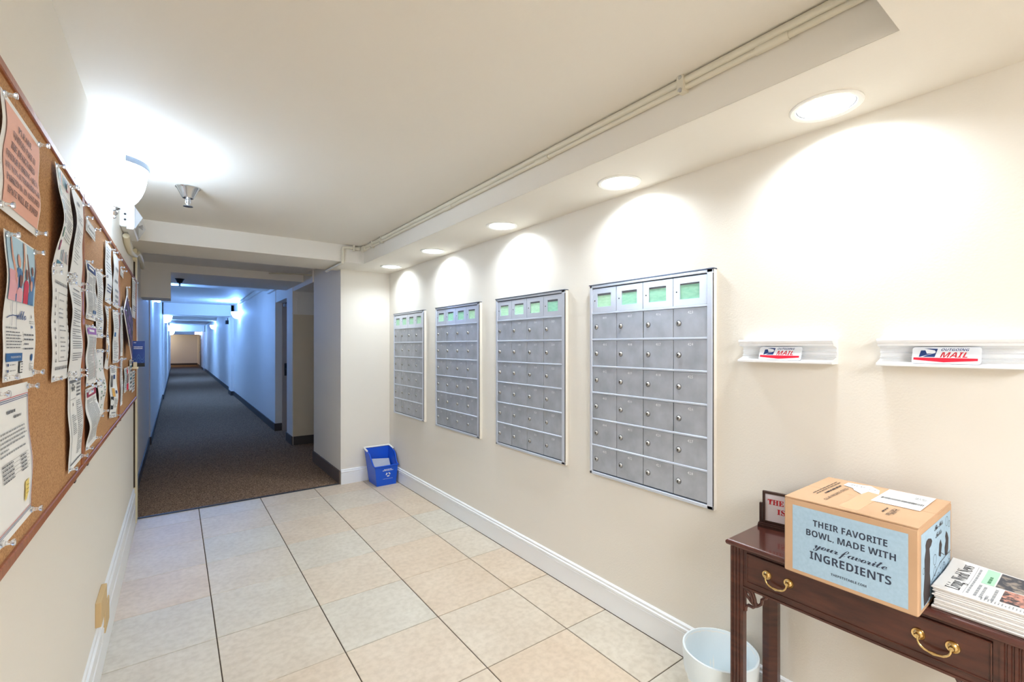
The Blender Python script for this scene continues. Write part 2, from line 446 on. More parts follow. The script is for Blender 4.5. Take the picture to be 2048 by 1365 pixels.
# soffit with holes for the five downlights
m_ = M()
SX0, SX1 = 1.388, XR
Rh = 0.080
def hole_cell(x0, x1, y0, y1, cx, cy, z, R, mt, up=0.09):
    n = 32; ring = []; out = []
    for k in range(n):
        a = 2 * math.pi * k / n; c_, s_ = math.cos(a), math.sin(a)
        ring.append((cx + R * c_, cy + R * s_, z))
        ts = []
        if c_ > 1e-9: ts.append((x1 - cx) / c_)
        if c_ < -1e-9: ts.append((x0 - cx) / c_)
        if s_ > 1e-9: ts.append((y1 - cy) / s_)
        if s_ < -1e-9: ts.append((y0 - cy) / s_)
        t = min(ts); out.append((cx + t * c_, cy + t * s_, z))
    vs_ = ring + out
    m_.add(vs_, [(k, (k + 1) % n, (k + 1) % n + n, k + n) for k in range(n)], mt)
    for (X, Y) in ((x0, y0), (x1, y0), (x1, y1), (x0, y1)):
        a = math.atan2(Y - cy, X - cx) % (2 * math.pi); k = int(a / (2 * math.pi) * n) % n
        m_.add([out[k], out[(k + 1) % n], (X, Y, z)], [(0, 1, 2)], mt)
edges = [0.336]
for i, y in enumerate(DOWN_Y):
    a, b = y - 0.2, y + 0.2
    if a > edges[-1]: m_.add([(SX0, edges[-1], H1), (SX1, edges[-1], H1), (SX1, a, H1), (SX0, a, H1)], [(0, 1, 2, 3)], PAINTC)
    hole_cell(SX0, SX1, max(a, 0.336), b, DOWN_X, y, H1, Rh, PAINTC)
    edges.append(b)
m_.add([(SX0, edges[-1], H1), (SX1, edges[-1], H1), (SX1, YB + 0.01, H1), (SX0, YB + 0.01, H1)], [(0, 1, 2, 3)], PAINTC)
m_.box(SX0, SX0 + 0.02, 0.336, 4.19, H1 + 0.0008, 2.5, PAINTC)
m_.box(SX0, 2.0, 0.33, 4.8, 2.42, 2.5, PAINTC)
struct(m_.build('ceiling_soffit', fix=False))
wall('trim_2', [(-0.5, 1.392, 4.19, 4.735, H1, 2.5)], PAINTC)               # first cross beam
wall('ceiling_passage', [(-0.5, 1.6, 4.735, 6.2, 2.25, 2.5)], CORRP)
wall('trim_3', [(-0.5, 1.31, 6.19, 7.25, 2.158, 2.6)], CORRP)               # second cross beam
wall('trim_4', [(-0.5, -0.047, 6.19, 6.60, 1.873, 2.1575)], CORRP)             # dropped box at its left end
wall('ceiling_corridor', [(-0.5, 1.6, 7.25, 8.9, 2.30, 2.7), (-0.5, 1.6, 8.9, 30.2, 2.46, 2.7), (-3.6, 1.6, 30.2, 39.8, 2.30, 2.7)], CORRP)
wall('trim_5', [(-0.5, 1.30, 14.6, 15.1, 2.16, 2.5)], CORRP)
wall('trim_6', [(-0.5, 1.30, 30.0, 30.5, 2.12, 2.5)], CORRP)
wall('trim_7', [(-3.6, 1.30, 34.6, 35.2, 2.055, 2.4)], CORRP)
wall('trim_8', [(-0.5, 1.30, 21.4, 21.7, 2.34, 2.5)], CORRP)

# baseboards
def base_profile(x, sgn, h=0.145, t=0.014):
    return [(x, 0.0), (x + sgn * t, 0.0), (x + sgn * t, h - 0.040), (x + sgn * (t - 0.003), h - 0.036), (x + sgn * (t + 0.002), h - 0.030),
            (x + sgn * (t + 0.002), h - 0.020), (x + sgn * (t - 0.004), h - 0.016), (x + sgn * (t - 0.003), h - 0.006), (x + sgn * 0.004, h), (x, h)]
m_ = M(); m_.prism(base_profile(XR, -1), 'y', -2.5, YB, TRIMW); m_.box(XR - 0.0155, XR, -2.5, YB, 0, 0.003, GROUT)
struct(m_.build('baseboard_right'))
m_ = M(); m_.prism([(YB - a, b) for a, b in [(0, 0), (0.014, 0), (0.014, 0.105), (0.011, 0.109), (0.016, 0.115), (0.016, 0.125), (0.010, 0.129), (0.011, 0.139), (0.004, 0.145), (0, 0.145)]], 'x', 1.302, XR - 0.012, TRIMW)
struct(m_.build('baseboard_back'))
m_ = M()
m_.prism([(XL, 0), (XL + 0.014, 0), (XL + 0.014, 0.150), (XL + 0.008, 0.156), (XL + 0.013, 0.165), (XL + 0.013, 0.235), (XL + 0.006, 0.242), (XL + 0.009, 0.252), (XL + 0.009, 0.272), (XL, 0.28)], 'y', 2.56, 4.50, TRIMW)
m_.prism([(XL, 0), (XL + 0.014, 0), (XL + 0.014, 0.110), (XL + 0.008, 0.116), (XL + 0.013, 0.125), (XL + 0.013, 0.175), (XL + 0.006, 0.180), (XL + 0.006, 0.2), (XL, 0.205)], 'y', -2.5, 2.56, TRIMW)
struct(m_.build('baseboard_left'))
m_ = M()
m_.box(1.288, 1.302, YB + 0.012, 5.715, 0, 0.128, DBASE2)
struct(m_.build('baseboard_pillar'))
m_ = M()
for b in [(1.29, 2.3, 6.806, 6.82, 0, 0.12), (1.268, 1.282, 6.806, 7.225, 0, 0.12), (1.27, 1.37, 8.116, 8.13, 0, 0.12), (1.262, 1.275, 8.116, 14.6, 0, 0.12),
          (1.197, 1.21, 14.587, 15.3, 0, 0.12), (1.21, 1.275, 14.587, 14.6, 0, 0.12), (1.272, 1.285, 15.3, 30, 0, 0.12), (1.238, 1.25, 29.99, 30.5, 0, .12), (1.208, 1.22, 30.5, 39.6, 0, 0.12)]: m_.box(*b, DBASE)
struct(m_.build('baseboard_corridor_right'))
m_ = M()
for b in [(-0.300, -0.288, 4.67, 8.0, 0, 0.11), (-0.30, -0.272, 7.988, 14.59, 0, 0.11), (-0.285, -0.249, 14.588, 34.0, 0, 0.12)]: m_.box(*b, DBASE)
struct(m_.build('baseboard_corridor_left'))
m_ = M(); m_.box(-3.4, 1.25, 39.585, 39.6, 0, 0.13, DBASE); struct(m_.build('baseboard_far'))
# vertical corner strip at the end of the left wall, alcove shelf line and panel
m_ = M(); m_.bbox(XL, -0.243, 4.53, 4.664, 0.0, 2.108, CREAMT, 0.004); m_.box(XL, -0.252, 4.515, 4.53, 0.28, 2.0, mat('dark_gap', rgb(70, 58, 48), 0.9))
struct(m_.build('trim_9'))
m_ = M(); m_.box(1.275, 2.30, 6.798, 6.82, 1.788, 1.806, CORRP); m_.box(1.40, 2.2, 6.806, 6.82, 1.84, 1.855, CORRP); m_.box(1.34, 1.352, 6.806, 6.82, 1.806, 2.104, CORRP)
struct(m_.build('trim_10'))
m_ = M(); m_.box(1.288, 2.3, 6.808, 6.8195, 0.12, 1.79, mat('alcove_board', rgb(206, 192, 168), 0.6)); struct(m_.build('trim_11'))

# door in the recess at the right of the corridor
m_ = M(); m_.box(1.375, 2.10, 8.094, 8.132, 0.0, 2.05, mat('door_paint', rgb(176, 160, 150), 0.45))
m_.box(1.47, 2.0, 8.090, 8.096, 0.25, 0.95, MATS['door_paint']); m_.box(1.47, 2.0, 8.090, 8.096, 1.10, 1.9, MATS['door_paint'])
d1 = struct(m_.build('door_1'))
m_ = M(); m_.bbox(1.400, 1.445, 8.082, 8.094, 0.88, 1.08, DKMETAL, 0.003); m_.tube([(1.422, 8.082, 0.99), (1.422, 8.045, 0.99), (1.53, 8.04, 0.985)], 0.011, DKMETAL)
m_.build('door_handle', d1, smooth=True)
m_ = M(); m_.bbox(1.385, 1.62, 8.03, 8.094, 1.985, 2.035, ALU, 0.006); m_.box(1.40, 1.42, 7.80, 8.05, 2.035, 2.043, DKMETAL)
m_.build('door_closer', d1)
# dark door leaf further down on the right
m_ = M(); m_.box(1.205, 1.222, 33.2, 34.6, 0.0, 1.75, mat('dark_door', rgb(70, 66, 66), 0.5)); d2 = struct(m_.build('door_2'))
m_ = M(); m_.box(1.185, 1.205, 34.45, 34.52, 0.9, 1.0, CHROME); m_.build('door_handle', d2)
# entrance doors behind the camera
m_ = M(); m_.box(0.10, 1.5, -2.5, -2.455, 0.0, 2.06, mat('entrance_door_paint', rgb(120, 92, 70), 0.4)); d3 = struct(m_.build('door_3'))
m_ = M(); m_.tube([(0.74, -2.455, 0.95), (0.74, -2.40, 0.97), (0.74, -2.40, 1.13), (0.74, -2.455, 1.15)], 0.01, CHROME); m_.build('door_handle', d3, smooth=True)

# ================================================================== LIGHT FIXTURES
def downlight(y, label):
    t = thing('recessed_downlight', label, 'ceiling light', (DOWN_X, y, H1), 'recessed downlights in the soffit')
    m_ = M(); m_.lathe([(Rh - 0.001, 0.002), (Rh - 0.001, -0.002), (Rh + 0.004, -0.005), (0.094, -0.006), (0.098, -0.003), (0.098, 0.0)], (DOWN_X, y, H1), WHITE, 40)
    m_.build('trim_ring', t, smooth=True)
    m_ = M()
    prof = [(Rh - 0.001, 0.001)]
    z = 0.001
    for k in range(5):
        z += 0.008; r = Rh - 0.003 - 0.0028 * k; prof += [(r, z), (r - 0.0022, z + 0.002)]
    prof += [(0.058, 0.058), (0.058, 0.12), (0.0, 0.12)]
    m_.lathe(prof, (DOWN_X, y, H1), BAFFLE, 40)
    m_.build('baffle', t, smooth=True, angle=20)
    m_ = M(); m_.lathe([(0.0, 0.046), (0.03, 0.047), (0.050, 0.052), (0.056, 0.060), (0.056, 0.075)], (DOWN_X, y, H1), GLOW, 32)
    m_.build('lamp', t, smooth=True)
    m_ = M(); m_.lathe([(Rh - 0.001, 0.0008), (Rh - 0.0035, 0.0004), (Rh - 0.0035, 0.0022)], (DOWN_X, y, H1), DKMETAL, 40)
    m_.build('shadow_ring', t, smooth=True)
for y, lb in zip(DOWN_Y, ['largest and nearest recessed downlight, above the outgoing mail slots', 'recessed downlight above the nearest mailbox cabinet, second from the camera',
                          'recessed downlight in the soffit, third from the camera, middle of the row', 'recessed downlight above the second farthest mailbox cabinet, fourth from the camera',
                          'smallest recessed downlight, in the corner of the soffit above the blue bin']):
    downlight(y, lb)
# lamps must sit above the glass: lift the light sources just below it
for o in bpy.data.objects:
    if o.name.startswith('downlight_lamp'): o.location.z = H1 + 0.034

def sconce(x, y, z, sgn, label, w=0.15, dep=0.145, h=0.20, shade=SHADE, energy=SCONCE_W, col=COOL, detail=True, group='half bowl wall sconces'):
    """half bowl shade against the wall x, protruding towards sgn, z = rim height"""
    t = thing('wall_sconce', label, 'wall light', (x, y, z), group)
    m_ = M(); n = 20; rows = 9; vs_ = []; fs = []
    for j in range(rows + 1):
        u = j / rows; ang = u * math.pi / 2
        r = math.cos(ang) ** 0.62; zz = -math.sin(ang) * h
        for k in range(n + 1):
            a = -math.pi / 2 + math.pi * k / n
            vs_.append((x + sgn * (0.012 + dep * max(0.0, math.cos(a)) ** 0.8 * r), y + w * math.sin(a) * r, z + zz))
    for j in range(rows):
        for k in range(n):
            b = j * (n + 1) + k; fs.append((b, b + 1, b + n + 2, b + n + 1))
    m_.add(vs_, fs, shade); m_.build('glass_shade', t, smooth=True, fix=False)
    m_ = M()
    pl = [(y + w * 1.03 * math.cos(a) * (1 if math.sin(a) < 0 else 1), z + 0.01 + (h * 1.05 * math.sin(a) if math.sin(a) < 0 else 0.018 * math.sin(a))) for a in [2 * math.pi * k / 28 for k in range(28)]]
    m_.prism(pl, 'x', x, x + sgn * 0.012, CHROME if detail else WHITE); m_.build('back_plate', t)
    if detail:
        m_ = M(); vs_ = []; fs = []
        N2 = 16
        for k in range(N2 + 1):
            a = -0.60 + 1.75 * k / N2
            for (dr, dz) in ((0.004, 0.002), (0.004, -0.024), (0.0065, -0.024), (0.0065, 0.002)):
                r = 1.0
                vs_.append((x + sgn * (0.012 + (dep + dr) * max(0.0, math.cos(a)) ** 0.8), y - (w + dr) * math.sin(a), z + dz))
        for k in range(N2):
            for q in range(4):
                fs.append((k * 4 + q, k * 4 + (q + 1) % 4, k * 4 + 4 + (q + 1) % 4, k * 4 + 4 + q))
        m_.add(vs_, fs, mat('satin_band', rgb(150, 165, 185), 0.35, 0.6)); m_.build('rim_band', t, smooth=True)
        m_ = M(); m_.lathe([(0.0, -0.052), (0.009, -0.047), (0.006, -0.038), (0.014, -0.030), (0.016, -0.020), (0.007, -0.013), (0.024, -0.004), (0.026, 0.006)], (x + sgn * 0.035, y, z - h), CHROME, 16)
        m_.build('finial', t, smooth=True)
    m_ = M(); m_.lathe([(0.0, 0.0), (0.02, 0.008), (0.03, 0.035), (0.02, 0.07), (0.0, 0.08)], (x + sgn * 0.07, y, z - 0.11), GLOW if detail else SHADEC, 12); m_.build('bulb', t, smooth=True)
    light('sconce_lamp', 'POINT', (x + sgn * 0.075, y, z - 0.012), energy, col, 0.035)
    return t
sconce(XL, 2.73, 2.185, 1, 'large lit half bowl sconce on the left wall above the corkboards')
sconce(1.275, 13.2, 2.20, -1, 'nearest corridor sconce, on the right corridor wall before the second beam', 0.15, 0.17, 0.17, SHADEC, CORR_W, BLUE, False, 'corridor sconces')
sconce(1.285, 22.2, 2.20, -1, 'farther sconce on the right corridor wall', 0.15, 0.17, 0.17, SHADEC, CORR_W, BLUE, False, 'corridor sconces')
sconce(-0.262, 15.3, 2.16, 1, 'nearest sconce on the left corridor wall', 0.15, 0.17, 0.19, SHADEC, CORR_W, BLUE, False, 'corridor sconces')
sconce(-0.262, 22.3, 2.14, 1, 'middle sconce on the left corridor wall', 0.15, 0.19, 0.20, SHADEC, CORR_W, BLUE, False, 'corridor sconces')
sconce(-0.262, 29.4, 2.12, 1, 'farthest sconce on the left corridor wall', 0.15, 0.19, 0.20, SHADEC, CORR_W * 0.8, BLUE, False, 'corridor sconces')
sconce(1.22, 32.6, 2.16, -1, 'small sconce on the right wall beside the exit sign', 0.15, 0.16, 0.17, SHADEC, CORR_W * 0.7, BLUE, False, 'corridor sconces')
sconce(-0.285, 8.85, 2.13, 1, 'sconce on the left corridor wall hidden behind the dropped beam box', 0.12, 0.08, 0.10, SHADEC, 29, BLUE, False, 'corridor sconces')

# invented flush fixture that houses the added fill lamp, behind the camera
t = thing('added_fill_fixture', 'added flush rectangular fill light on the unseen ceiling behind the camera', 'ceiling light', (0.35, -1.3, H1))
m_ = M(); m_.bbox(-0.24, 1.04, -1.69, -0.91, 2.082, 2.11, WHITE, 0.004); m_.build('housing', t)
m_ = M(); m_.box(-0.20, 1.00, -1.65, -0.95, 2.076, 2.082, FILLGLOW); m_.build('fill_panel', t)

# exit sign
t = thing('exit_sign', 'small lit exit sign under the ceiling near the far end of the corridor', 'exit sign', (1.0, 30.9, 2.12))
m_ = M(); m_.box(0.83, 1.13, 30.88, 30.92, 1.985, 2.125, EXITG); m_.build('sign_panel', t)
m_ = M(); sf = Surf(lambda s, t_, l: (0.83 + 0.30 * s, 30.88 - l * 6, 2.125 - 0.14 * t_), 0.30, 0.14)
sf.text(m_, 'EXIT', 0.5, 0.85, 0.095, EXITR, align='C', width=0.25, offset=0.02); m_.build('lettering', t, fix=False)
m_ = M(); m_.box(0.96, 1.0, 30.885, 30.915, 2.125, 2.30, WHITE); m_.build('mounting_stem', t)

# emergency light on left wall
t = thing('emergency_light', 'white box emergency light with a clear pointed lens on the left wall', 'emergency light', (XL, 3.70, 2.10))
m_ = M(); m_.bbox(XL, -0.228, 3.46, 3.80, 2.050, 2.160, WHITE, 0.005)
for z in (2.09, 2.122): m_.lathe([(0, -0.002), (0.006, -0.002), (0.006, 0.002)], (-0.238, 3.4605, z), BLACK, 10, 'y')
m_.build('housing', t)
m_ = M(); m_.prism([(-0.230, 2.034), (-0.200, 2.034), (-0.194, 2.045), (-0.194, 2.170), (-0.203, 2.180), (-0.230, 2.174)], 'y', 3.44, 3.82, WHITE); m_.build('lens_base', t)
m_ = M(); m_.prism([(-0.194, 2.042), (-0.158, 2.112), (-0.194, 2.172)], 'y', 3.46, 3.80, mat('lens_plastic', rgb(224, 228, 232), 0.1)); see_through(MATS['lens_plastic'], 0.6); m_.build('lens', t)
m_ = M()
for yy in (3.50, 3.74): m_.lathe([(0.004, 0.0), (0.016, 0.018), (0.019, 0.022)], (-0.192, yy, 2.112), CHROME, 16, 'x')
m_.build('reflector', t, smooth=True)

# sprinklers
def sprinkler(x, y, z, label, k=1.0, mt=CHROME):
    t = thing('sprinkler', label, 'sprinkler', (x, y, z), 'ceiling sprinklers')
    m_ = M(); m_.lathe([(0.060 * k, 0.0), (0.061 * k, -0.004), (0.052 * k, -0.012 * k), (0.030 * k, -0.058 * k), (0.026 * k, -0.062 * k), (0.0, -0.062 * k)], (x, y, z), mt, 28); m_.build('escutcheon', t, smooth=True)
    m_ = M(); m_.lathe([(0.012 * k, -0.060 * k), (0.012 * k, -0.068 * k), (0.008 * k, -0.072 * k), (0.006 * k, -0.1 * k), (0.008 * k, -0.102 * k), (0.0, -0.103 * k)], (x, y, z), mt, 14)
    for s_ in (-1, 1): m_.tube([(x + s_ * 0.010 * k, y, z - 0.068 * k), (x + s_ * 0.012 * k, y, z - 0.085 * k), (x + s_ * 0.002, y, z - 0.104 * k)], 0.0022 * k, mt, 6)
    m_.build('sprinkler_frame', t, smooth=True)
    m_ = M(); m_.lathe([(0.0, -0.103 * k), (0.022 * k, -0.105 * k), (0.024 * k, -0.109 * k), (0.0, -0.107 * k)], (x, y, z), mt, 20); m_.build('deflector', t, smooth=True)
sprinkler(0.055, 3.20, ZC, 'chrome sprinkler head on the lobby ceiling beside the wall sconce')
sprinkler(0.035, 6.75, 2.158, 'dark sprinkler head under the corridor beam beyond the lobby', 0.8, DKMETAL)

# small dark box on the right corridor wall
t = thing('fire_alarm_horn', 'small dark wall box high on the right corridor wall past the beam', 'alarm', (1.25, 15.9, 2.06))
m_ = M(); m_.bbox(1.17, 1.285, 15.84, 15.99, 2.00, 2.11, BLACK, 0.01); m_.build('housing', t)
m_ = M(); m_.tube([(1.23, 15.9, 2.11), (1.23, 15.9, 2.18)], 0.012, BLACK); m_.build('stem', t)

# ------------------------------------------------------------------ conduits
t = thing('conduit_run', 'pair of painted conduits running along the top of the long soffit', 'conduit', (1.37, 2.2, 2.24))
for nm, (x, z, r) in (('pipe', (1.374, 2.247, 0.0135)), ('pipe', (1.377, 2.226, 0.0095))):
    m_ = M(); m_.tube([(x, 0.34, z), (x, 4.10, z)], r, PIPE, 12); m_.build(nm, t, smooth=True)
for y in (0.905, 3.70, 3.92):
    m_ = M(); m_.box(1.356, 1.3885, y - 0.012, y + 0.012, 2.210, 2.262, PIPE); m_.lathe([(0.0, -0.004), (0.007, -0.003), (0.007, 0.003)], (1.3570, y, 2.214), CHROME, 10, 'x')
    m_.lathe([(0.0, -0.004), (0.007, -0.003), (0.007, 0.003)], (1.3570, y, 2.256), CHROME, 10, 'x'); m_.build('pipe_clip', t)
for y in (0.62, 1.64, 2.55):
    m_ = M(); m_.tube([(1.377, y - 0.045, 2.226), (1.377, y + 0.045, 2.226)], 0.0125, PIPE, 12); m_.build('coupling', t, smooth=True)
m_ = M(); m_.bbox(1.350, 1.388, 4.10, 4.19, 2.215, 2.258, PIPE, 0.004); m_.build('elbow_box', t)
t = thing('conduit', 'painted conduit crossing the face of the beam at the end of the soffit', 'conduit', (1.2, 4.3, 2.15))
m_ = M(); m_.tube([(1.345, 4.172, 2.238), (1.215, 4.172, 2.238), (1.198, 4.172, 2.234), (1.192, 4.172, 2.22), (1.192, 4.172, 2.12), (1.192, 4.176, 2.102), (1.192, 4.20, 2.096), (1.192, 4.72, 2.096)], 0.0135, PIPE, 12); m_.build('cross_pipe', t, smooth=True)
m_ = M(); m_.box(1.28, 1.295, 4.155, 4.19, 2.215, 2.262, PIPE); m_.build('pipe_clip', t)
t = thing('conduit', 'cream conduit running from the emergency light to the corridor ceiling', 'conduit', (-0.25, 4.2, 2.0))
m_ = M(); m_.tube([(-0.2445, 3.62, 2.026), (-0.245, 3.70, 1.998), (-0.248, 4.0, 1.990), (-0.246, 4.40, 2.03), (-0.242, 4.62, 2.085), (-0.240, 4.80, 2.094), (-0.244, 5.2, 2.10), (-0.27, 5.9, 2.14)], 0.017, CREAMT, 12); m_.build('pipe', t, smooth=True)
m_ = M(); m_.box(-0.262, -0.236, 4.43, 4.46, 2.0, 2.08, CREAMT); m_.build('pipe_clip', t)
t = thing('cable_trunking', 'white cable trunking under the corridor ceiling on the right wall', 'trunking', (1.25, 11, 2.4))
m_ = M(); m_.box(1.235, 1.275, 8.95, 13.2, 2.355, 2.40, CORRP); m_.build('trunking_cover', t)
m_ = M(); m_.box(1.235, 1.275, 7.30, 8.7, 2.235, 2.275, CORRP); m_.build('trunking_cover', t)
m_ = M(); m_.tube([(1.29, 5.74, 2.19), (1.16, 6.0, 2.225), (0.9, 6.17, 2.23)], 0.008, PIPE, 8); tag(m_.build('cable', smooth=True), 'short loose cable at the top right corner of the corridor opening', 'cable')

# ================================================================== MAILBOX CABINETS
XF = 1.780           # front plane of cabinets
ROWZ = [0.700, 0.838, 0.975, 1.113, 1.251, 1.391, 1.528, 1.662]
COLW = 0.1625
def lock_mesh():
    m_ = M(); m_.lathe([(0.0, -0.0075), (0.0065, -0.0075), (0.008, -0.0055), (0.010, -0.004), (0.0112, -0.0012), (0.0112, 0.0)], (0, 0, 0), LOCK, 18, 'x')
    m_.box(-0.0082, -0.0070, -0.0018, 0.0018, -0.0055, 0.0055, BLACK); m_.lathe([(0.0112, -0.0003), (0.0138, -0.0003)], (0, 0, 0), MIDINK, 18, 'x')
    return m_
lock_data = None
def mail_cabinet(ynear, label, first_num, opaque=GREENP):
    """ynear: y of the near edge; the cabinet runs away from the camera"""
    global lock_data
    y0, y1 = ynear, ynear + 0.692
    t = thing('mailbox_cabinet', label, 'mailboxes', (XR, (y0 + y1) / 2, 0.685), 'wall mailbox cabinets')
    # outer frame
    m_ = M()
    m_.box(XF + 0.0015, XR, y0 + 0.004, y1 - 0.004, 0.690, 1.672, mat('dark_seam_metal', rgb(84, 90, 100), 0.5, 0.5))                # body
    for (a, b, c_, d) in ((y0, y0 + 0.026, 0.685, 1.676), (y1 - 0.016, y1, 0.685, 1.676), (y0, y1, 0.685, 0.700), (y0, y1, 1.663, 1.676)):
        m_.bbox(XF - 0.008, XF + 0.004, a, b, c_, d, ALUE, 0.002)
    m_.build('frame', t)
    m_ = M(); m_.box(XF - 0.011, XR, y0 - 0.004, y1 + 0.004, 1.676, 1.680, mat('dark_lip', rgb(96, 104, 120), 0.35, 0.7)); m_.build('top_lip', t)
    m_ = M(); m_.box(XF - 0.002, XR, y0 - 0.002, y0 + 0.001, 0.682, 1.676, PAINT); m_.build('side_filler', t)
    m_ = M(); m_.box(XF - 0.007, XF + 0.002, y0 - 0.0002 , y0 + 0.0035, 0.70, 1.66, BLACK); m_.build('seam', t)
    # hinge rails between the rows
    for k in range(1, 7):
        m_ = M(); z = ROWZ[k]
        m_.prism([(XF + 0.001, z - 0.005), (XF - 0.007, z - 0.003), (XF - 0.007, z + 0.003), (XF - 0.002, z + 0.006), (XF + 0.001, z + 0.006)], 'y', y0 + 0.026, y1 - 0.016, ALUE)
        m_.build('rail', t)
    ylo = y0 + 0.026; cw = (0.692 - 0.042) / 4
    for r in range(7):
        za, zb = ROWZ[6 - r] + 0.006, ROWZ[7 - r] - 0.005
        for c_ in range(4):
            ya = ylo + cw * c_ + 0.0016; yb = ylo + cw * (c_ + 1) - 0.0016   # c_ = 0 is nearest
            if r == 0:
                wy0, wy1 = ya + 0.034, yb - 0.032; wz0, wz1 = za + 0.028, zb - 0.026
                m_ = M()
                for b in ((ya, yb, za, wz0), (ya, yb, wz1, zb), (ya, wy0, wz0, wz1), (wy1, yb, wz0, wz1)):
                    m_.box(XF - 0.004, XF + 0.001, *b, ALUE)
                door = m_.build('window_door', t)
                m_ = M(); m_.box(XF + 0.0012, XF + 0.0014, wy0, wy1, wz0, wz1 - 0.006 - 0.006 * random.random(), random.choice([opaque, GREENP2])); m_.build('green_paper', door)
                m_ = M(); m_.box(XF - 0.001, XF - 0.0004, wy0, wy1, wz0, wz1, PANE); m_.build('pane', door)
                m_ = M(); m_.lathe([(0, -0.0005), (0.0035, -0.0005), (0.0035, 0.001)], (XF - 0.0041, yb - 0.016, (za + zb) / 2), BLACK, 10, 'x'); m_.build('keyhole', door)
            else:
                off = random.uniform(-0.0008, 0.0008)
                m_ = M(); m_.bbox(XF - 0.003 + off, XF + 0.001, ya, yb, za, zb, ALUD, 0.0012)
                door = m_.build('mailbox_door', t)
                ly, lz = yb - 0.026, (za + zb) / 2 - 0.002
                if lock_data is None:
                    lk = lock_mesh().build('lock', door, smooth=True); lk.parent = door; lock_data = lk.data
                    # built around the world origin: move the mesh back to it
                    off_v = wloc(door)
                    for v in lock_data.vertices: v.co += off_v
                else:
                    lk = bpy.data.objects.new('lock', lock_data); COL.objects.link(lk); lk.parent = door
                lk.location = Vector((XF - 0.003 + off, ly, lz)) - wloc(door)
                num = first_num + (0, 7, 16, 23)[3 - c_] + (r - 1)
                m_ = M(); sf = Surf(lambda s, t_, l: (XF - 0.003 + off - l, yb - (yb - ya) * s, zb - (zb - za) * t_), yb - ya, zb - za)
                sf.text(m_, str(num), 0.52, 0.20, 0.0125, ENGR, align='C', lift=0.0003, res=1); m_.build('number', door, fix=False)
    return t
mail_cabinet(1.0305, 'nearest and largest mailbox cabinet, beside the outgoing mail slots', 400)
mail_cabinet(1.918, 'second nearest mailbox cabinet on the right wall', 300)
mail_cabinet(2.828, 'third mailbox cabinet from the camera, second from the corner', 200)
mail_cabinet(3.752, 'farthest mailbox cabinet, next to the corner with the blue bin', 100, GREENP2)

# ================================================================== OUTGOING MAIL HOLDERS
def mail_holder(y0, y1, label, ys0, ys1):
    t = thing('outgoing_mail_slot', label, 'mail slot', (XR, (y0 + y1) / 2, 1.30), 'outgoing mail slots')
    m_ = M()
    pr = [(XR, 1.382), (1.752, 1.382), (1.748, 1.377), (1.750, 1.370), (1.757, 1.366), (1.757, 1.360), (1.770, 1.358), (1.786, 1.352),
          (1.786, 1.342), (1.780, 1.340), (1.786, 1.337), (1.786, 1.328), (1.779, 1.326), (1.784, 1.320), (1.768, 1.314), (1.752, 1.309), (1.742, 1.306), (1.742, 1.300), (1.748, 1.298), (XR, 1.298)]
    m_.prism(pr, 'y', y0, y1, TRIMW); m_.build('moulding', t)
    ym = (ys0 + ys1) / 2; w = abs(ys1 - ys0); za, zb = 1.356, 1.309
    tx = 1.764; bx = 1.7475
    m_ = M()
    f = lambda s, t_, l: (tx + (bx - tx) * t_ - l, ys1 + (ys0 - ys1) * s, za + (zb - za) * t_)
    sf = Surf(f, w, za - zb)
    pts = []
    rx, ry = 0.045, 0.14
    for cx_, cy_, a0 in ((1 - rx, ry, -90), (1 - rx, 1 - ry, 0), (rx, 1 - ry, 90), (rx, ry, 180)):
        for q in range(5):
            a = math.radians(a0 + 22.5 * q); pts.append((cx_ + rx * math.cos(a), cy_ + ry * math.sin(a)))
    vs_ = [f(a, b, 0.0) for a, b in pts] + [f(a, b, 0.0012) for a, b in pts]; n = len(pts)
    m_.add(vs_, [list(range(n)), list(range(n, 2 * n))[::-1]] + [(i, (i + 1) % n, (i + 1) % n + n, i + n) for i in range(n)], mat('sticker_white', rgb(226, 232, 240), 0.3))
    st = m_.build('sticker', t)
    m_ = M(); L = 0.0016
    # blue emblem with a white eagle head
    sf.poly(m_, [(0.155, 0.08), (0.385, 0.10), (0.345, 0.60), (0.105, 0.60), (0.13, 0.22), (0.142, 0.20)], NAVY, L)
    sf.poly(m_, [(0.135, 0.085), (0.175, 0.08), (0.345, 0.20), (0.345, 0.27), (0.300, 0.24), (0.20, 0.20), (0.13, 0.205)], MATS['sticker_white'], L + 0.0003)
    sf.poly(m_, [(0.20, 0.20), (0.36, 0.26), (0.35, 0.36), (0.11, 0.62), (0.16, 0.60), (0.22, 0.50), (0.31, 0.37), (0.225, 0.40)], MATS['sticker_white'], L + 0.0003)
    sf.text(m_, sans('OUTGOING'), 0.435, 0.225, 0.0068, NAVY, width=0.40 * w, shear=0.35, lift=L)
    sf.text(m_, sans('MAIL'), 0.42, 0.62, 0.0145, REDI, width=0.395 * w, shear=0.35, lift=L)
    sf.poly(m_, [(0.025, 0.64), (0.955, 0.66), (0.955, 0.80), (0.48, 0.91), (0.025, 0.78)], BRED, L)
    m_.build('sticker_print', st, fix=False)
mail_holder(0.598, 0.912, 'left shorter looking white outgoing mail slot beside the mailboxes', 0.693, 0.836)
mail_holder(0.163, 0.480, 'right white outgoing mail slot at the edge of the photo', 0.251, 0.396)

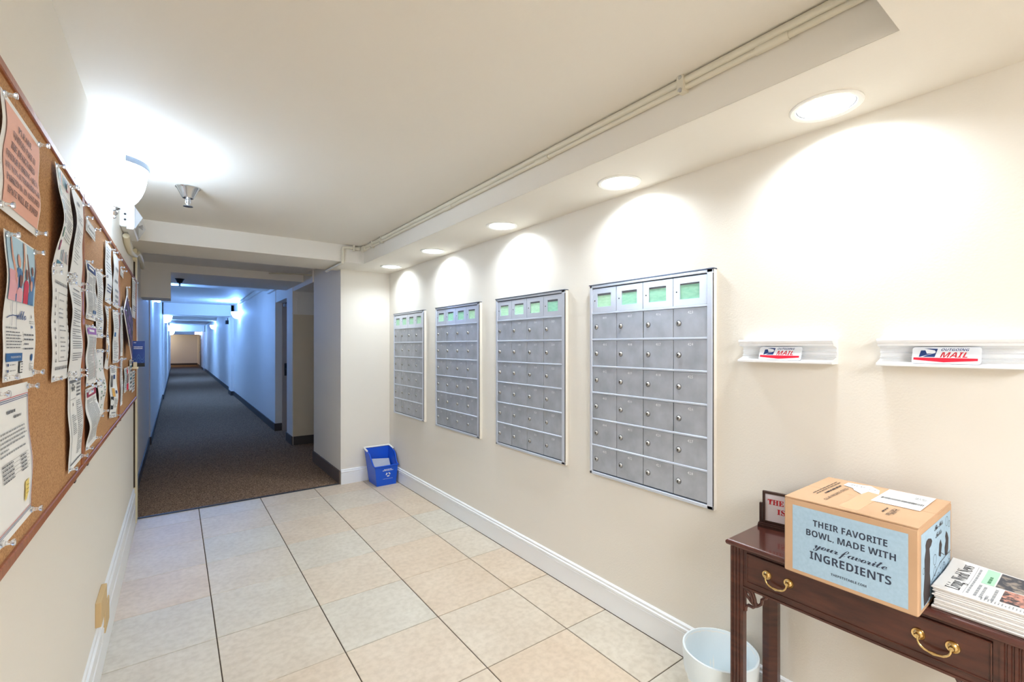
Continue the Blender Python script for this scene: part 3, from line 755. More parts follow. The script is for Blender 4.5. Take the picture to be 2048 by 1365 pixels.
# ================================================================== BULLETIN BOARDS AND PAPERS
XB = -0.240
def board(y0, y1, label):
    t = thing('bulletin_board', label, 'bulletin board', (XL, (y0 + y1) / 2, 0.97), 'cork bulletin boards')
    m_ = M(); m_.box(XL, XB - 0.004, y0 + 0.01, y1 - 0.01, 0.975, 1.84, CORK); m_.build('cork_panel', t)
    m_ = M()
    for b in ((y0, y1, 1.832, 1.850), (y0, y1, 0.962, 0.982)): m_.bbox(XL, XB + 0.002, b[0], b[1], b[2], b[3], OAK, 0.002)
    for b in ((y0, y0 + 0.018), (y1 - 0.018, y1)): m_.bbox(XL, XB + 0.001, b[0], b[1], 0.98, 1.834, OAK, 0.002)
    m_.build('frame', t)
    m_ = M()
    for yy in (y0 + 0.12, y1 - 0.12):
        for zz in (1.852, 0.96): m_.box(XL, XB - 0.002, yy - 0.012, yy + 0.012, zz - 0.008, zz + 0.008, DKMETAL)
    m_.build('mounting_clip', t)
board(0.775, 1.997, 'nearest cork board with the orange parking notice and large flyers')
board(2.003, 3.150, 'middle cork board on the left wall below the sconce')
board(3.156, 4.440, 'farthest cork board on the left wall beside the corner strip')

pin_data = {}
pin_n = 0
def pin(y, z, label):
    x = XB + 0.004
    t = thing('push_pin', label, 'push pin', (x, y, z), 'clear push pins on the cork boards')
    if not pin_data:
        m_ = M(); m_.lathe([(0.0, 0.017), (0.0055, 0.0165), (0.006, 0.014), (0.0032, 0.011), (0.0034, 0.005), (0.0062, 0.002), (0.0055, 0.0), (0.0, 0.0)], (x, y, z), CLEAR, 10, 'x')
        o = m_.build('pin_head', t, smooth=True); pin_data['h'] = o.data
        m_ = M(); m_.tube([(x - 0.006, y, z), (x + 0.001, y, z)], 0.0007, CHROME, 5); o = m_.build('needle', t); pin_data['n'] = o.data
    else:
        for k, nm in (('h', 'pin_head'), ('n', 'needle')):
            o = bpy.data.objects.new(nm, pin_data[k]); COL.objects.link(o); o.parent = t

def paper(label, y0, y1, z0, z1, curl=0.006, phase=0.0, skew=0.0, art=None, pins=((0, 0), (1, 0), (0, 1), (1, 1)), base=None, name='paper_sheet', cat='paper', xo=0.0, edge=0.0, tilt=(0, 0, 0, 0), plabel=None):
    """sheet on the board between y0..y1 and z0..z1 (z1 = top)"""
    w, h = y1 - y0, z1 - z0
    def f(s, t_, l):
        b = curl * (math.sin(math.pi * t_) ** 2) * (0.5 + 0.5 * math.sin(2.2 * math.pi * t_ + phase + 1.2 * s)) + edge * ((1 - s) ** 2) * math.sin(math.pi * t_) + 0.0012
        yy = y0 + w * s + skew * t_ + 0.004 * math.sin(5 * t_ + phase) * math.sin(math.pi * t_)
        dz = (tilt[0] * (1 - s) * (1 - t_) + tilt[1] * s * (1 - t_) + tilt[2] * (1 - s) * t_ + tilt[3] * s * t_)
        return (XB + 0.001 + xo + b + l, yy, z1 - h * t_ + dz)
    m_ = M(); nt_, ns = 20, 6
    mt = base or PAPER
    vs_ = []; fs = []
    for l in (0.0, 0.0004):
        for j in range(nt_ + 1):
            for i in range(ns + 1): vs_.append(f(i / ns, j / nt_, l))
    K = (nt_ + 1) * (ns + 1)
    for j in range(nt_):
        for i in range(ns):
            a = j * (ns + 1) + i
            fs.append((a, a + 1, a + ns + 2, a + ns + 1)); fs.append((a + K, a + K + ns + 1, a + K + ns + 2, a + K + 1))
    rim = [i for i in range(ns)] + [j * (ns + 1) + ns for j in range(nt_)] + [nt_ * (ns + 1) + i for i in range(ns, 0, -1)] + [j * (ns + 1) for j in range(nt_, 0, -1)]
    for q in range(len(rim)):
        a, b = rim[q], rim[(q + 1) % len(rim)]; fs.append((b, a, a + K, b + K))
    m_.add(vs_, fs, mt)
    o = m_.build(name, origin=(XB, (y0 + y1) / 2, z1), smooth=True, fix=False)
    tag(o, label, cat, 'papers pinned to the cork boards')
    if art:
        mm = M(); sf = Surf(lambda a, b, l: f(a, b, 0.0008 + 2.2 * l), w, h); rnd = random.Random(hash(label) % 1000 if False else sum(map(ord, label)))
        art(mm, sf, rnd)
        if mm.v: mm.build('print', o, fix=False)
    for (a, b) in pins:
        p = f(0.045 if a == 0 else 0.955, 0.03 if b == 0 else 0.965, 0)
        pin(p[1], p[2], 'clear push pin at the %s %s of the %s' % ('top' if b == 0 else 'bottom', 'left' if a == 0 else 'right', plabel or label))
    return o

def art_parking(m_, sf, r):
    sf.rect(m_, 0.07, 0.06, 0.96, 0.93, SALMON, n=20, k=6)
    T = ['PLEASE', 'VISITORS PARK IN', 'THE DESIGNATED', 'VISITOR PARKING AREA.', 'ANY NON-AUTHORIZED CAR', 'PARKED IN AN ASSIGNED', 'SPACE WILL BE TOWED']
    W = [0.36, 0.62, 0.64, 0.80, 0.84, 0.80, 0.76]
    for i, (a, b) in enumerate(zip(T, W)):
        sf.text(m_, serif(a), 0.51, 0.215 + i * 0.102, 0.0125, BROWNI, align='C', width=b * sf.w, lift=0.001, res=2)
def art_hello(m_, sf, r):
    R = sf.rect
    R(m_, 0.03, 0.015, 0.97, 0.455, SKY, n=6, k=3); R(m_, 0.03, 0.25, 0.30, 0.455, PINKP, 0.0007, n=3)
    R(m_, 0.60, 0.02, 0.66, 0.455, PAPER, 0.0007, n=6)
    P = sf.poly
    def person(cx, top, sc, shirt, skin, arms=True):
        P(m_, [(cx - 0.09 * sc, 0.455), (cx - 0.11 * sc, top + 0.13 * sc), (cx - 0.05 * sc, top + 0.10 * sc), (cx + 0.05 * sc, top + 0.10 * sc), (cx + 0.11 * sc, top + 0.13 * sc), (cx + 0.10 * sc, 0.455)], shirt, 0.0009)
        P(m_, [(cx + 0.05 * sc * math.cos(a), top + 0.05 * sc + 0.048 * sc * math.sin(a)) for a in [k * math.pi / 5 for k in range(10)]], skin, 0.0011)
        if arms:
            for s_ in (-1, 1):
                P(m_, [(cx + s_ * 0.09 * sc, top + 0.15 * sc), (cx + s_ * 0.17 * sc, top + 0.02 * sc), (cx + s_ * 0.19 * sc, top - 0.10 * sc), (cx + s_ * 0.22 * sc, top - 0.10 * sc), (cx + s_ * 0.22 * sc, top + 0.03 * sc), (cx + s_ * 0.11 * sc, top + 0.22 * sc)], skin, 0.0010)
    person(0.35, 0.12, 1.0, BLUSH, SKIN1); person(0.82, 0.16, 0.75, BLUSH, SKIN2)
    person(0.60, 0.20, 0.85, REDI, SKIN2, False); person(0.78, 0.27, 0.85, BLUSH, SKIN1, False); person(0.38, 0.26, 0.95, PINKP, SKIN2, False)
    # "Hello" as a handwritten stroke
    st = [[(0.20, 0.46), (0.21, 0.625)], [(0.33, 0.46), (0.34, 0.64)], [(0.06, 0.578), (0.14, 0.562), (0.24, 0.553), (0.42, 0.553)]]
    sf.text(m_, script('ello'), 0.37, 0.575, 0.020, NAVY, width=0.30 * sf.w, spacing=0.8)
    for s_ in st:
        for a, b in zip(s_[:-1], s_[1:]):
            dx, dy = (b[0] - a[0]) * sf.w, (b[1] - a[1]) * sf.h; L = math.hypot(dx, dy) or 1
            nx, ny = -dy / L * 0.0008 / sf.w, dx / L * 0.0008 / sf.h
            P(m_, [(a[0] + nx, a[1] + ny), (b[0] + nx, b[1] + ny), (b[0] - nx, b[1] - ny), (a[0] - nx, a[1] - ny)], NAVY)
    P(m_, [(0.83, 0.56), (0.85, 0.52), (0.87, 0.56), (0.85, 0.545)], INK); sf.lines(m_, 0.77, 0.95, 0.575, 0.60, 0.015, GREYINK)
    P(m_, [(0.85 + 0.025 * math.cos(a), 0.62 + 0.011 * math.sin(a)) for a in [k * math.pi / 4 for k in range(8)]], BLUEI)
    sf.lines(m_, 0.05, 0.44, 0.635, 0.645, 0.03, GREYINK); sf.lines(m_, 0.05, 0.50, 0.665, 0.79, 0.021, MIDINK); sf.lines(m_, 0.58, 0.94, 0.675, 0.79, 0.034, MIDINK)
    for q in range(5): R(m_, 0.535, 0.66 + q * 0.03, 0.55, 0.668 + q * 0.03, GREYINK)
    R(m_, 0.04, 0.812, 0.52, 0.868, BLUEI, n=2); sf.text(m_, 'MORE INFORMATION', 0.29, 0.846, 0.004, PAPER, align='C', width=0.3 * sf.w, lift=0.0012, res=1)
    R(m_, 0.43, 0.872, 0.55, 0.955, INK); R(m_, 0.445, 0.880, 0.535, 0.947, PAPER, 0.0008); 
    for q in range(3): R(m_, 0.46, 0.888 + q * 0.02, 0.52, 0.894 + q * 0.02, MIDINK, 0.0012)
    for q in (0.89, 0.93): P(m_, [(0.10 + 0.022 * math.cos(a), q + 0.011 * math.sin(a)) for a in [k * math.pi / 4 for k in range(8)]], NAVY); sf.lines(m_, 0.15, 0.34, q - 0.003, q + 0.002, 0.02, GREYINK)
    P(m_, [(0.85 + 0.035 * math.cos(a), 0.85 + 0.03 * math.sin(a)) for a in [k * math.pi / 4 for k in range(8)]], BLUEI); sf.lines(m_, 0.80, 0.92, 0.895, 0.945, 0.012, MIDINK)
def art_letter(m_, sf, r):
    for d, c_ in ((0.0, REDI), (0.012, NAVY), (0.024, NAVY)):
        sf.rect(m_, 0.0, 0.075 + d, 0.955, 0.079 + d, c_, k=3); sf.rect(m_, 0.0, 0.915 + d, 0.955, 0.919 + d, c_, k=3)
        sf.rect(m_, 0.955 - d * 0.4, 0.075, 0.960 - d * 0.4, 0.94, c_, n=10)
    sf.text(m_, 'BENEFITS OF YARD REPORTING', 0.55, 0.175, 0.0055, MIDINK, align='C', width=0.62 * sf.w, res=1, offset=0.02) if False else sf.lines(m_, 0.30, 0.86, 0.16, 0.175, 0.035, MIDINK, 0.55, 0)
    sf.lines(m_, 0.50, 0.72, 0.205, 0.21, 0.03, MIDINK, 0.55, 0)
    sf.lines(m_, 0.12, 0.90, 0.29, 0.45, 0.028, GREYINK, 0.4); 
    for q in range(5):
        sf.rect(m_, 0.12, 0.49 + q * 0.025, 0.86, 0.492 + q * 0.025, MIDINK); sf.lines(m_, 0.13, 0.42, 0.497 + q * 0.025, 0.50 + q * 0.025, 0.02, MIDINK, 0.5, 0); sf.lines(m_, 0.62, 0.80, 0.497 + q * 0.025, 0.50 + q * 0.025, 0.02, MIDINK, 0.5, 0)
    sf.poly(m_, [(0.70, 0.70), (0.82, 0.69), (0.84, 0.79), (0.78, 0.84), (0.72, 0.85)], YEL, 0.0008)
    for q in range(3): sf.rect(m_, 0.73, 0.73 + 0.03 * q, 0.81, 0.733 + 0.03 * q, BROWNI, 0.0012)
def art_flyer(m_, sf, r):
    cs = [PURP, TEAL, NAVY, SALMON, GRNI]
    for q in range(9):
        a = 0.12 + 0.09 * q; sf.poly(m_, [(a, 0.03 + 0.02 * r.random()), (a + 0.05, 0.04), (a + 0.04, 0.12 + 0.06 * r.random()), (a - 0.01, 0.12)], r.choice(cs))
    sf.poly(m_, [(0.74 + 0.06 * math.cos(a), 0.10 + 0.05 * math.sin(a)) for a in [k * math.pi / 6 for k in range(12)]], REDI); sf.poly(m_, [(0.74 + 0.045 * math.cos(a), 0.10 + 0.038 * math.sin(a)) for a in [k * math.pi / 6 for k in range(12)]], PAPER, 0.001)
    for q in range(5): sf.poly(m_, [(0.10, 0.20 + q * 0.13), (0.19, 0.19 + q * 0.13), (0.20, 0.28 + q * 0.13), (0.12, 0.30 + q * 0.13)], [GRNI, TEAL, GREYINK, GRNI, MAROON][q])
    for a, b in ((0.23, 0.27), (0.30, 0.42), (0.46, 0.58), (0.61, 0.68)): sf.lines(m_, 0.32, 0.92, a, b, 0.026, MIDINK, 0.3)
    for q in range(8): sf.rect(m_, 0.38 + q * 0.07, 0.78 - 0.01 * (q % 3), 0.41 + q * 0.07, 0.88, [TEAL, BROWNI, NAVY, SKIN1][q % 4], n=2)
    sf.poly(m_, [(0.18, 0.90), (0.45, 0.90), (0.55, 0.935), (0.16, 0.935)], TEAL)
def art_notice(m_, sf, r):
    sf.rect(m_, 0.40, 0.10, 0.62, 0.13, MIDINK); sf.lines(m_, 0.22, 0.85, 0.20, 0.32, 0.035, GREYINK, 0.3, 0.4)
    sf.lines(m_, 0.15, 0.88, 0.40, 0.80, 0.035, GREYINK, 0.3, 0.5)
def art_paws(m_, sf, r):
    def paw(a, b, k=1.0):
        sf.poly(m_, [(a + 0.022 * k * math.cos(q), b + 0.011 * k * math.sin(q)) for q in [j * math.pi / 4 for j in range(8)]], INK)
        for dx, dy in ((-0.022, -0.014), (0, -0.019), (0.022, -0.014)): sf.poly(m_, [(a + dx + 0.008 * math.cos(q), b + dy + 0.006 * math.sin(q)) for q in [j * math.pi / 3 for j in range(6)]], INK)
    for q in range(10): paw(0.16 + q * 0.085, 0.11); paw(0.16 + q * 0.085, 0.89)
    for q in range(10): paw(0.15, 0.19 + q * 0.07); paw(0.93, 0.19 + q * 0.07)
    for b in ((0.32, 0.19, 0.87, 0.195), (0.32, 0.82, 0.87, 0.826), (0.32, 0.19, 0.33, 0.826), (0.86, 0.19, 0.87, 0.826)): sf.rect(m_, *b, MIDINK, n=3)
    for t_ in (0.25, 0.33, 0.37, 0.41, 0.49, 0.53, 0.60, 0.64, 0.68, 0.72, 0.78): sf.lines(m_, 0.42, 0.80, t_, t_ + 0.005, 0.02, GREYINK, 0.6, 0.4)
def art_page(m_, sf, r):
    sf.lines(m_, 0.28, 0.78, 0.06, 0.07, 0.03, MIDINK, 0.5, 0)
    for a, b in ((0.11, 0.15), (0.17, 0.23), (0.28, 0.38), (0.41, 0.47), (0.50, 0.60), (0.63, 0.72), (0.76, 0.84)): sf.lines(m_, 0.14, 0.90, a, b, 0.024, MIDINK, 0.3, 0.06, words=False)
def art_wage(m_, sf, r):
    sf.rect(m_, 0.08, 0.055, 0.93, 0.085, MIDINK, k=2)
    for b in ((0.08, 0.09, 0.10, 0.94), (0.91, 0.09, 0.93, 0.94), (0.08, 0.93, 0.93, 0.945)): sf.rect(m_, *b, MIDINK, n=6)
    sf.poly(m_, [(0.15, 0.14), (0.30, 0.09), (0.46, 0.14), (0.44, 0.145), (0.30, 0.10), (0.17, 0.145)], INK)
    for a in (0.24, 0.36): sf.rect(m_, a, 0.13, a + 0.05, 0.17, INK)
    sf.rect(m_, 0.12, 0.255, 0.50, 0.258, INK); sf.rect(m_, 0.30, 0.30, 0.34, 0.33, INK)
    for t_ in (0.10, 0.14, 0.18, 0.22): sf.lines(m_, 0.58, 0.86, t_, t_ + 0.02, 0.04, MIDINK, 0.5, 0.1)
    sf.lines(m_, 0.55, 0.88, 0.29, 0.88, 0.022, GREYINK, 0.5, 0.2); sf.lines(m_, 0.20, 0.48, 0.42, 0.64, 0.02, GREYINK, 0.5, 0.2)
def art_card(m_, sf, r):
    for b in ((0.05, 0.08, 0.95, 0.11), (0.05, 0.89, 0.95, 0.92), (0.05, 0.08, 0.065, 0.92), (0.935, 0.08, 0.95, 0.92)): sf.rect(m_, *b, INK)
    sf.text(m_, script('Community'), 0.5, 0.66, 0.013, INK, align='C', width=0.72 * sf.w)
def art_news(hc, bar=None):
    def g(m_, sf, r):
        sf.rect(m_, 0.08, 0.04, 0.94, 0.15, hc, k=2, n=2); sf.rect(m_, 0.2, 0.07, 0.7, 0.11, PAPER, 0.0009)
        sf.lines(m_, 0.12, 0.60, 0.19, 0.90, 0.02, GREYINK, 0.5, 0.1); sf.lines(m_, 0.66, 0.90, 0.19, 0.90, 0.02, GREYINK, 0.5, 0.1)
        if bar: sf.rect(m_, 0.62, 0.18, 0.635, 0.88, bar, n=8)
        else: sf.rect(m_, 0.60, 0.82, 0.92, 0.88, BLUEI)
    return g
def art_lines(m_, sf, r): sf.lines(m_, 0.12, 0.88, 0.06, 0.92, 0.03, GREYINK, 0.4, 0.3)
def art_lines2(m_, sf, r):
    sf.lines(m_, 0.15, 0.88, 0.08, 0.5, 0.05, GREYINK, 0.35, 0.3)
    for q in (0.70, 0.75, 0.80): sf.rect(m_, 0.15, q, 0.85, q + 0.015, NAVY, 0.0006)
def art_mixed(m_, sf, r):
    sf.lines(m_, 0.15, 0.85, 0.05, 0.55, 0.04, MIDINK, 0.3, 0.3); sf.poly(m_, [(0.1, 0.62), (0.42, 0.58), (0.52, 0.80), (0.3, 0.86), (0.1, 0.78)], ORNG); sf.rect(m_, 0.62, 0.62, 0.74, 0.86, NAVY)
def art_green(m_, sf, r):
    for q in range(22): sf.rect(m_, 0.2 + 0.5 * r.random(), 0.1 + 0.78 * r.random(), 0.75, 0.0, GRNI) if False else sf.rect(m_, (a := 0.15 + 0.6 * r.random()), (b := 0.08 + 0.8 * r.random()), a + 0.12, b + 0.02, r.choice([GRNI, GREYINK]))
def art_blue(m_, sf, r):
    sf.rect(m_, 0.12, 0.42, 0.40, 0.50, BLUEI); sf.lines(m_, 0.12, 0.85, 0.08, 0.35, 0.035, GREYINK, 0.35, 0.4); sf.lines(m_, 0.12, 0.85, 0.58, 0.92, 0.035, GREYINK, 0.35, 0.4)
def art_bottom(m_, sf, r):
    sf.rect(m_, 0.10, 0.20, 0.36, 0.42, PHOTO1); sf.rect(m_, 0.48, 0.18, 0.72, 0.26, NAVY); sf.rect(m_, 0.25, 0.44, 0.58, 0.60, ORNG); sf.rect(m_, 0.68, 0.48, 0.85, 0.54, NAVY)
    sf.rect(m_, 0.02, 0.60, 0.36, 0.84, INK); sf.lines(m_, 0.42, 0.9, 0.64, 0.82, 0.03, GREYINK, 0.5, 0.4); sf.lines(m_, 0.12, 0.85, 0.04, 0.14, 0.03, MIDINK, 0.4, 0.5); sf.rect(m_, 0.2, 0.90, 0.8, 0.915, MIDINK)
def art_redwhite(m_, sf, r):
    sf.rect(m_, 0.42, 0.02, 0.60, 0.28, BRED); sf.rect(m_, 0.42, 0.70, 0.78, 0.98, BRED); sf.rect(m_, 0.44, 0.30, 0.76, 0.68, PHOTO2); sf.lines(m_, 0.08, 0.36, 0.08, 0.94, 0.07, TEAL, 0.5, 0.2)
def art_blocks(m_, sf, r):
    for q in range(7): sf.rect(m_, 0.12, 0.06 + q * 0.13, 0.86, 0.13 + q * 0.13, [GREYINK, TEAL, PHOTO1][q % 3])
def art_blocks3(m_, sf, r):
    for q in (0.25, 0.48, 0.66, 0.77, 0.86): sf.rect(m_, 0.30, q, 0.85, q + 0.045, GREYINK)

ALL4 = ((0, 0), (1, 0), (0, 1), (1, 1))
paper('orange visitor parking notice at the top left of the nearest cork board', 1.127, 1.395, 1.590, 1.795, 0.009, 1.0, -0.018, art_parking, ALL4, plabel='orange parking notice')
paper('Hello flyer with a photo of cheering people below the parking notice', 1.145, 1.352, 1.297, 1.561, 0.008, 0.5, -0.006, art_hello, ALL4, plabel='Hello flyer')
paper('white letter with red and blue border stripes, lowest on the nearest board', 1.085, 1.300, 1.020, 1.289, 0.006, 2.0, 0.03, art_letter, ALL4, tilt=(0, 0, -0.002, 0), plabel='striped border letter')
paper('colourful illustrated flyer at the top of the nearest cork board', 1.556, 1.752, 1.545, 1.809, 0.009, 4.0, -0.034, art_flyer, ALL4, edge=0.010, plabel='illustrated flyer')
paper('plain typed notice at the top right corner of the nearest cork board', 1.760, 1.970, 1.542, 1.812, 0.008, 0.0, -0.03, art_notice, ALL4, edge=0.01, plabel='plain typed notice')
paper('notice with a border of black paw prints', 1.522, 1.712, 1.273, 1.545, 0.006, 1.5, -0.005, art_paws, ALL4, plabel='paw print notice')
paper('densely typed white page right of the paw print notice', 1.726, 1.938, 1.276, 1.540, 0.010, 0.8, -0.010, art_page, ALL4, edge=0.006, plabel='densely typed page')
paper('framed minimum wage style notice below the typed page, lower right of the nearest board', 1.722, 1.935, 1.010, 1.277, 0.006, 2.6, 0.005, art_wage, ALL4, plabel='framed lower notice')
paper('small white title card at the top left of the middle board', 2.032, 2.243, 1.738, 1.783, 0.001, 0, 0, art_card, ((0, 0), (1, 0)), name='title_card', cat='card', plabel='middle board title card')
paper('newsletter with a dark blue header on the middle board', 2.026, 2.248, 1.449, 1.641, 0.010, 1.1, 0.004, art_news(NAVY), ALL4, plabel='blue header newsletter')
paper('typed white page right of the blue header newsletter', 2.254, 2.450, 1.390, 1.646, 0.008, 0.2, 0.012, art_lines, ALL4, plabel='page beside the blue newsletter')
paper('long white notice with blue lines near its foot, top centre of the middle board', 2.545, 2.750, 1.544, 1.802, 0.006, 2.2, -0.02, art_lines2, ALL4, plabel='blue lined notice')
paper('white notice with grey headings at the top right of the middle board', 2.835, 3.080, 1.546, 1.806, 0.006, 0.4, -0.012, art_blocks3, ALL4, plabel='grey headings notice')
paper('newsletter with a purple header on the middle board', 2.026, 2.262, 1.225, 1.430, 0.012, 0.9, 0.004, art_news(PURP, MAROON), ALL4, plabel='purple header newsletter')
paper('newsletter with a dark red header, lowest at the left of the middle board', 2.022, 2.262, 1.016, 1.218, 0.014, 2.9, 0.004, art_news(MAROON, MIDINK), ALL4, plabel='red header newsletter')
paper('white sheet with green print beside the purple header newsletter', 2.282, 2.465, 1.088, 1.347, 0.012, 2.0, 0.012, art_green, ALL4, plabel='green printed sheet')
paper('slanted flyer with an orange picture on the middle board', 2.530, 2.655, 1.268, 1.528, 0.010, 1.2, -0.03, art_mixed, ((0, 0), (1, 1)), edge=0.006, tilt=(0, 0, 0.0, -0.012), plabel='orange picture flyer')
paper('white page with a small blue square on the right of the middle board', 2.815, 3.080, 1.277, 1.530, 0.006, 0, 0, art_blue, ALL4, plabel='small blue square page')
paper('overlapping flyer with orange and dark pictures at the foot of the middle board', 2.700, 2.985, 1.040, 1.268, 0.010, 1.9, -0.02, art_bottom, ALL4, tilt=(0.008, -0.008, 0, -0.03), plabel='flyer with dark pictures')
paper('small white title card at the top left of the farthest board', 3.185, 3.350, 1.735, 1.778, 0.001, 0, 0, art_card, ((0, 0), (1, 0)), name='title_card', cat='card', plabel='farthest board title card')
paper('upper narrow text sheet at the left of the farthest board', 3.180, 3.305, 1.304, 1.562, 0.004, 1.0, 0, art_lines, ((0, 0), (1, 0)), plabel='upper narrow text sheet')
paper('lower narrow text sheet at the left of the farthest board', 3.180, 3.290, 1.040, 1.297, 0.004, 2.0, 0, art_lines, ((0, 0), (1, 0)), plabel='lower narrow text sheet')
paper('tall white notice at the top right corner of the farthest board', 3.99, 4.305, 1.553, 1.823, 0.004, 1.0, -0.01, art_lines2, ((0, 0), (1, 0)), plabel='corner notice of the farthest board')
paper('red and white leaflet low on the farthest board', 3.400, 3.750, 1.090, 1.232, 0.003, 0, 0, art_redwhite, ((0, 0),), name='leaflet', cat='leaflet', plabel='red and white leaflet')
paper('pale narrow leaflet right of the red and white leaflet', 3.765, 3.945, 1.072, 1.270, 0.003, 0, 0, art_blocks, ((0, 0),), name='leaflet', cat='leaflet', plabel='pale narrow leaflet')
paper('grey printed leaflet at the bottom right of the farthest board', 3.960, 4.200, 1.046, 1.188, 0.003, 0, 0, art_blocks, ((0, 0),), name='leaflet', cat='leaflet', plabel='grey printed leaflet')
paper('small blank slip near the top of the farthest board', 3.53, 3.665, 1.636, 1.708, 0.002, 0, 0, None, ((0, 0),), name='paper_slip', cat='paper', plabel='small blank slip')
paper('white pamphlet behind the hanging magazine', 3.55, 3.78, 1.36, 1.60, 0.01, 0, 0.0, None, (), name='pamphlet', cat='pamphlet', xo=0.008)
# hanging magazine
def quad_book(name, pts, thick, mt, mt2, label, cat):
    a, b, c_, d = [Vector(p) for p in pts]
    n = (b - a).cross(d - a).normalized() * thick
    m_ = M(); m_.add([a[:], b[:], c_[:], d[:], (a + n)[:], (b + n)[:], (c_ + n)[:], (d + n)[:]], [(3, 2, 1, 0)], mt)
    m_.add([a[:], b[:], c_[:], d[:], (a + n)[:], (b + n)[:], (c_ + n)[:], (d + n)[:]], [(4, 5, 6, 7)], mt)
    m_.add([a[:], b[:], c_[:], d[:], (a + n)[:], (b + n)[:], (c_ + n)[:], (d + n)[:]], [(0, 1, 5, 4), (1, 2, 6, 5), (2, 3, 7, 6), (3, 0, 4, 7)], mt2)
    return tag(m_.build(name, origin=pts[0]), label, cat)
quad_book('magazine', [(-0.228, 3.403, 1.644), (-0.229, 3.23, 1.55), (-0.214, 3.527, 1.283), (-0.222, 3.739, 1.514)], 0.004, MAGP, PAPER, 'dark purple and green magazine hanging askew from the farthest cork board', 'magazine')
pin(3.47, 1.625, 'clear push pin holding up the hanging magazine')
# brochure and its holder at the board's far edge
t = thing('brochure_holder', 'small cream bracket at the right edge of the farthest cork board', 'holder', (-0.22, 4.0, 1.22))
m_ = M(); m_.bbox(-0.240, -0.205, 3.985, 4.03, 1.205, 1.218, CREAMT, 0.002); m_.box(-0.232, -0.212, 3.985, 3.988, 1.218, 1.25, CREAMT); m_.build('bracket', t)
m_ = M(); m_.box(-0.240, -0.172, 4.005, 4.009, 1.218, 1.392, mat('brochure_blue', rgb(34, 66, 138), 0.4))
br = m_.build('brochure', origin=(-0.21, 4.0, 1.218)); tag(br, 'dark blue brochure standing out from the end of the cork board', 'brochure')
m_ = M(); sf = Surf(lambda s, t_, l: (-0.240 + 0.068 * s, 4.005 - l, 1.392 - 0.174 * t_), 0.068, 0.174)
sf.text(m_, 'Innovative Project', 0.12, 0.26, 0.004, PAPER, width=0.05, res=1) if False else sf.lines(m_, 0.14, 0.85, 0.22, 0.30, 0.06, PAPER, 0.4, 0.1)
sf.rect(m_, 0.14, 0.06, 0.32, 0.075, PAPER)
prev = None
for q in range(12):
    a = (0.10 + 0.07 * q, 0.62 + 0.10 * math.sin(q * 0.8)); b = (0.10 + 0.07 * (q + 1), 0.62 + 0.10 * math.sin((q + 1) * 0.8))
    for dd in (0, 0.12): sf.poly(m_, [(a[0], a[1] + dd), (b[0], b[1] + dd), (b[0], b[1] + dd + 0.018), (a[0], a[1] + dd + 0.018)], BLUSH)
sf.rect(m_, 0.0, 0.86, 1, 1, BLACK)
m_.build('print', br, fix=False)
# cardboard patch on the left baseboard
m_ = M(); m_.bbox(XL, XL + 0.019, 2.47, 2.66, 0.225, 0.325, mat('tan_patch', rgb(206, 178, 132), 0.8), 0.002); m_.bbox(XL, XL + 0.018, 2.62, 2.76, 0.125, 0.230, MATS['tan_patch'], 0.002)
tag(m_.build('baseboard_joint_patch', origin=(XL, 2.5, 0.1)), 'tan patch covering the joint of the left baseboard', 'patch')

# ================================================================== BLUE RECYCLING BIN
t = thing('recycling_bin', 'blue open front recycling bin standing in the corner by the mailboxes', 'recycling bin', (1.66, 4.46, 0.0))
bx0, bx1, by0, by1 = 1.560, 1.752, 4.335, 4.555     # footprint
tx0, tx1, ty0, ty1 = 1.525, 1.780, 4.320, 4.596     # top
HB, HF = 0.325, 0.190
def binpt(u, v, z, ins=0.0):
    """u,v in 0..1 across the footprint (v=0 front), z height"""
    k = z / HB
    x0, x1 = bx0 + (tx0 - bx0) * k + ins, bx1 + (tx1 - bx1) * k - ins
    y0, y1 = by0 + (ty0 - by0) * k + ins, by1 + (ty1 - by1) * k - ins
    return (x0 + (x1 - x0) * u, y0 + (y1 - y0) * v, z)
prof = [(0.0, HF), (0.10, HF + 0.002), (0.22, HF + 0.02), (0.34, HF + 0.075), (0.44, HF + 0.105), (0.60, HF + 0.112), (1.0, HB)]
def rim_z(v):
    for (a, za), (b, zb) in zip(prof[:-1], prof[1:]):
        if v <= b: return za + (zb - za) * (v - a) / (b - a)
    return HB
loop = [(u / 6, 0.0) for u in range(6)] + [(1.0, v / 12) for v in range(12)] + [(1 - u / 6, 1.0) for u in range(6)] + [(0.0, 1 - v / 12) for v in range(12)]
m_ = M()
for ins in (0.0, 0.006):
    vs_ = []; n = len(loop)
    for q in range(5):
        for (u, v) in loop:
            z = (0.004 if ins else 0.0) + (rim_z(v) - (0.004 if ins else 0)) * q / 4
            vs_.append(binpt(u, v, z, ins))
    m_.add(vs_, [(q * n + i, q * n + (i + 1) % n, (q + 1) * n + (i + 1) % n, (q + 1) * n + i) for q in range(4) for i in range(n)] + [list(range(n))], BLUEP)
bin_ob = m_.build('bin_body', t, smooth=True, fix=False, angle=50)
m_ = M(); path = [binpt(u, v, rim_z(v), -0.003) for (u, v) in loop]
m_.tube(path + [path[0]], 0.0065, BLUEP, 8, caps=False); m_.build('rim', t, smooth=True)
m_ = M(); c0, c1 = binpt(0, 1, HB), binpt(1, 1, HB); f0, f1 = binpt(0, 0.62, HB), binpt(1, 0.62, HB)
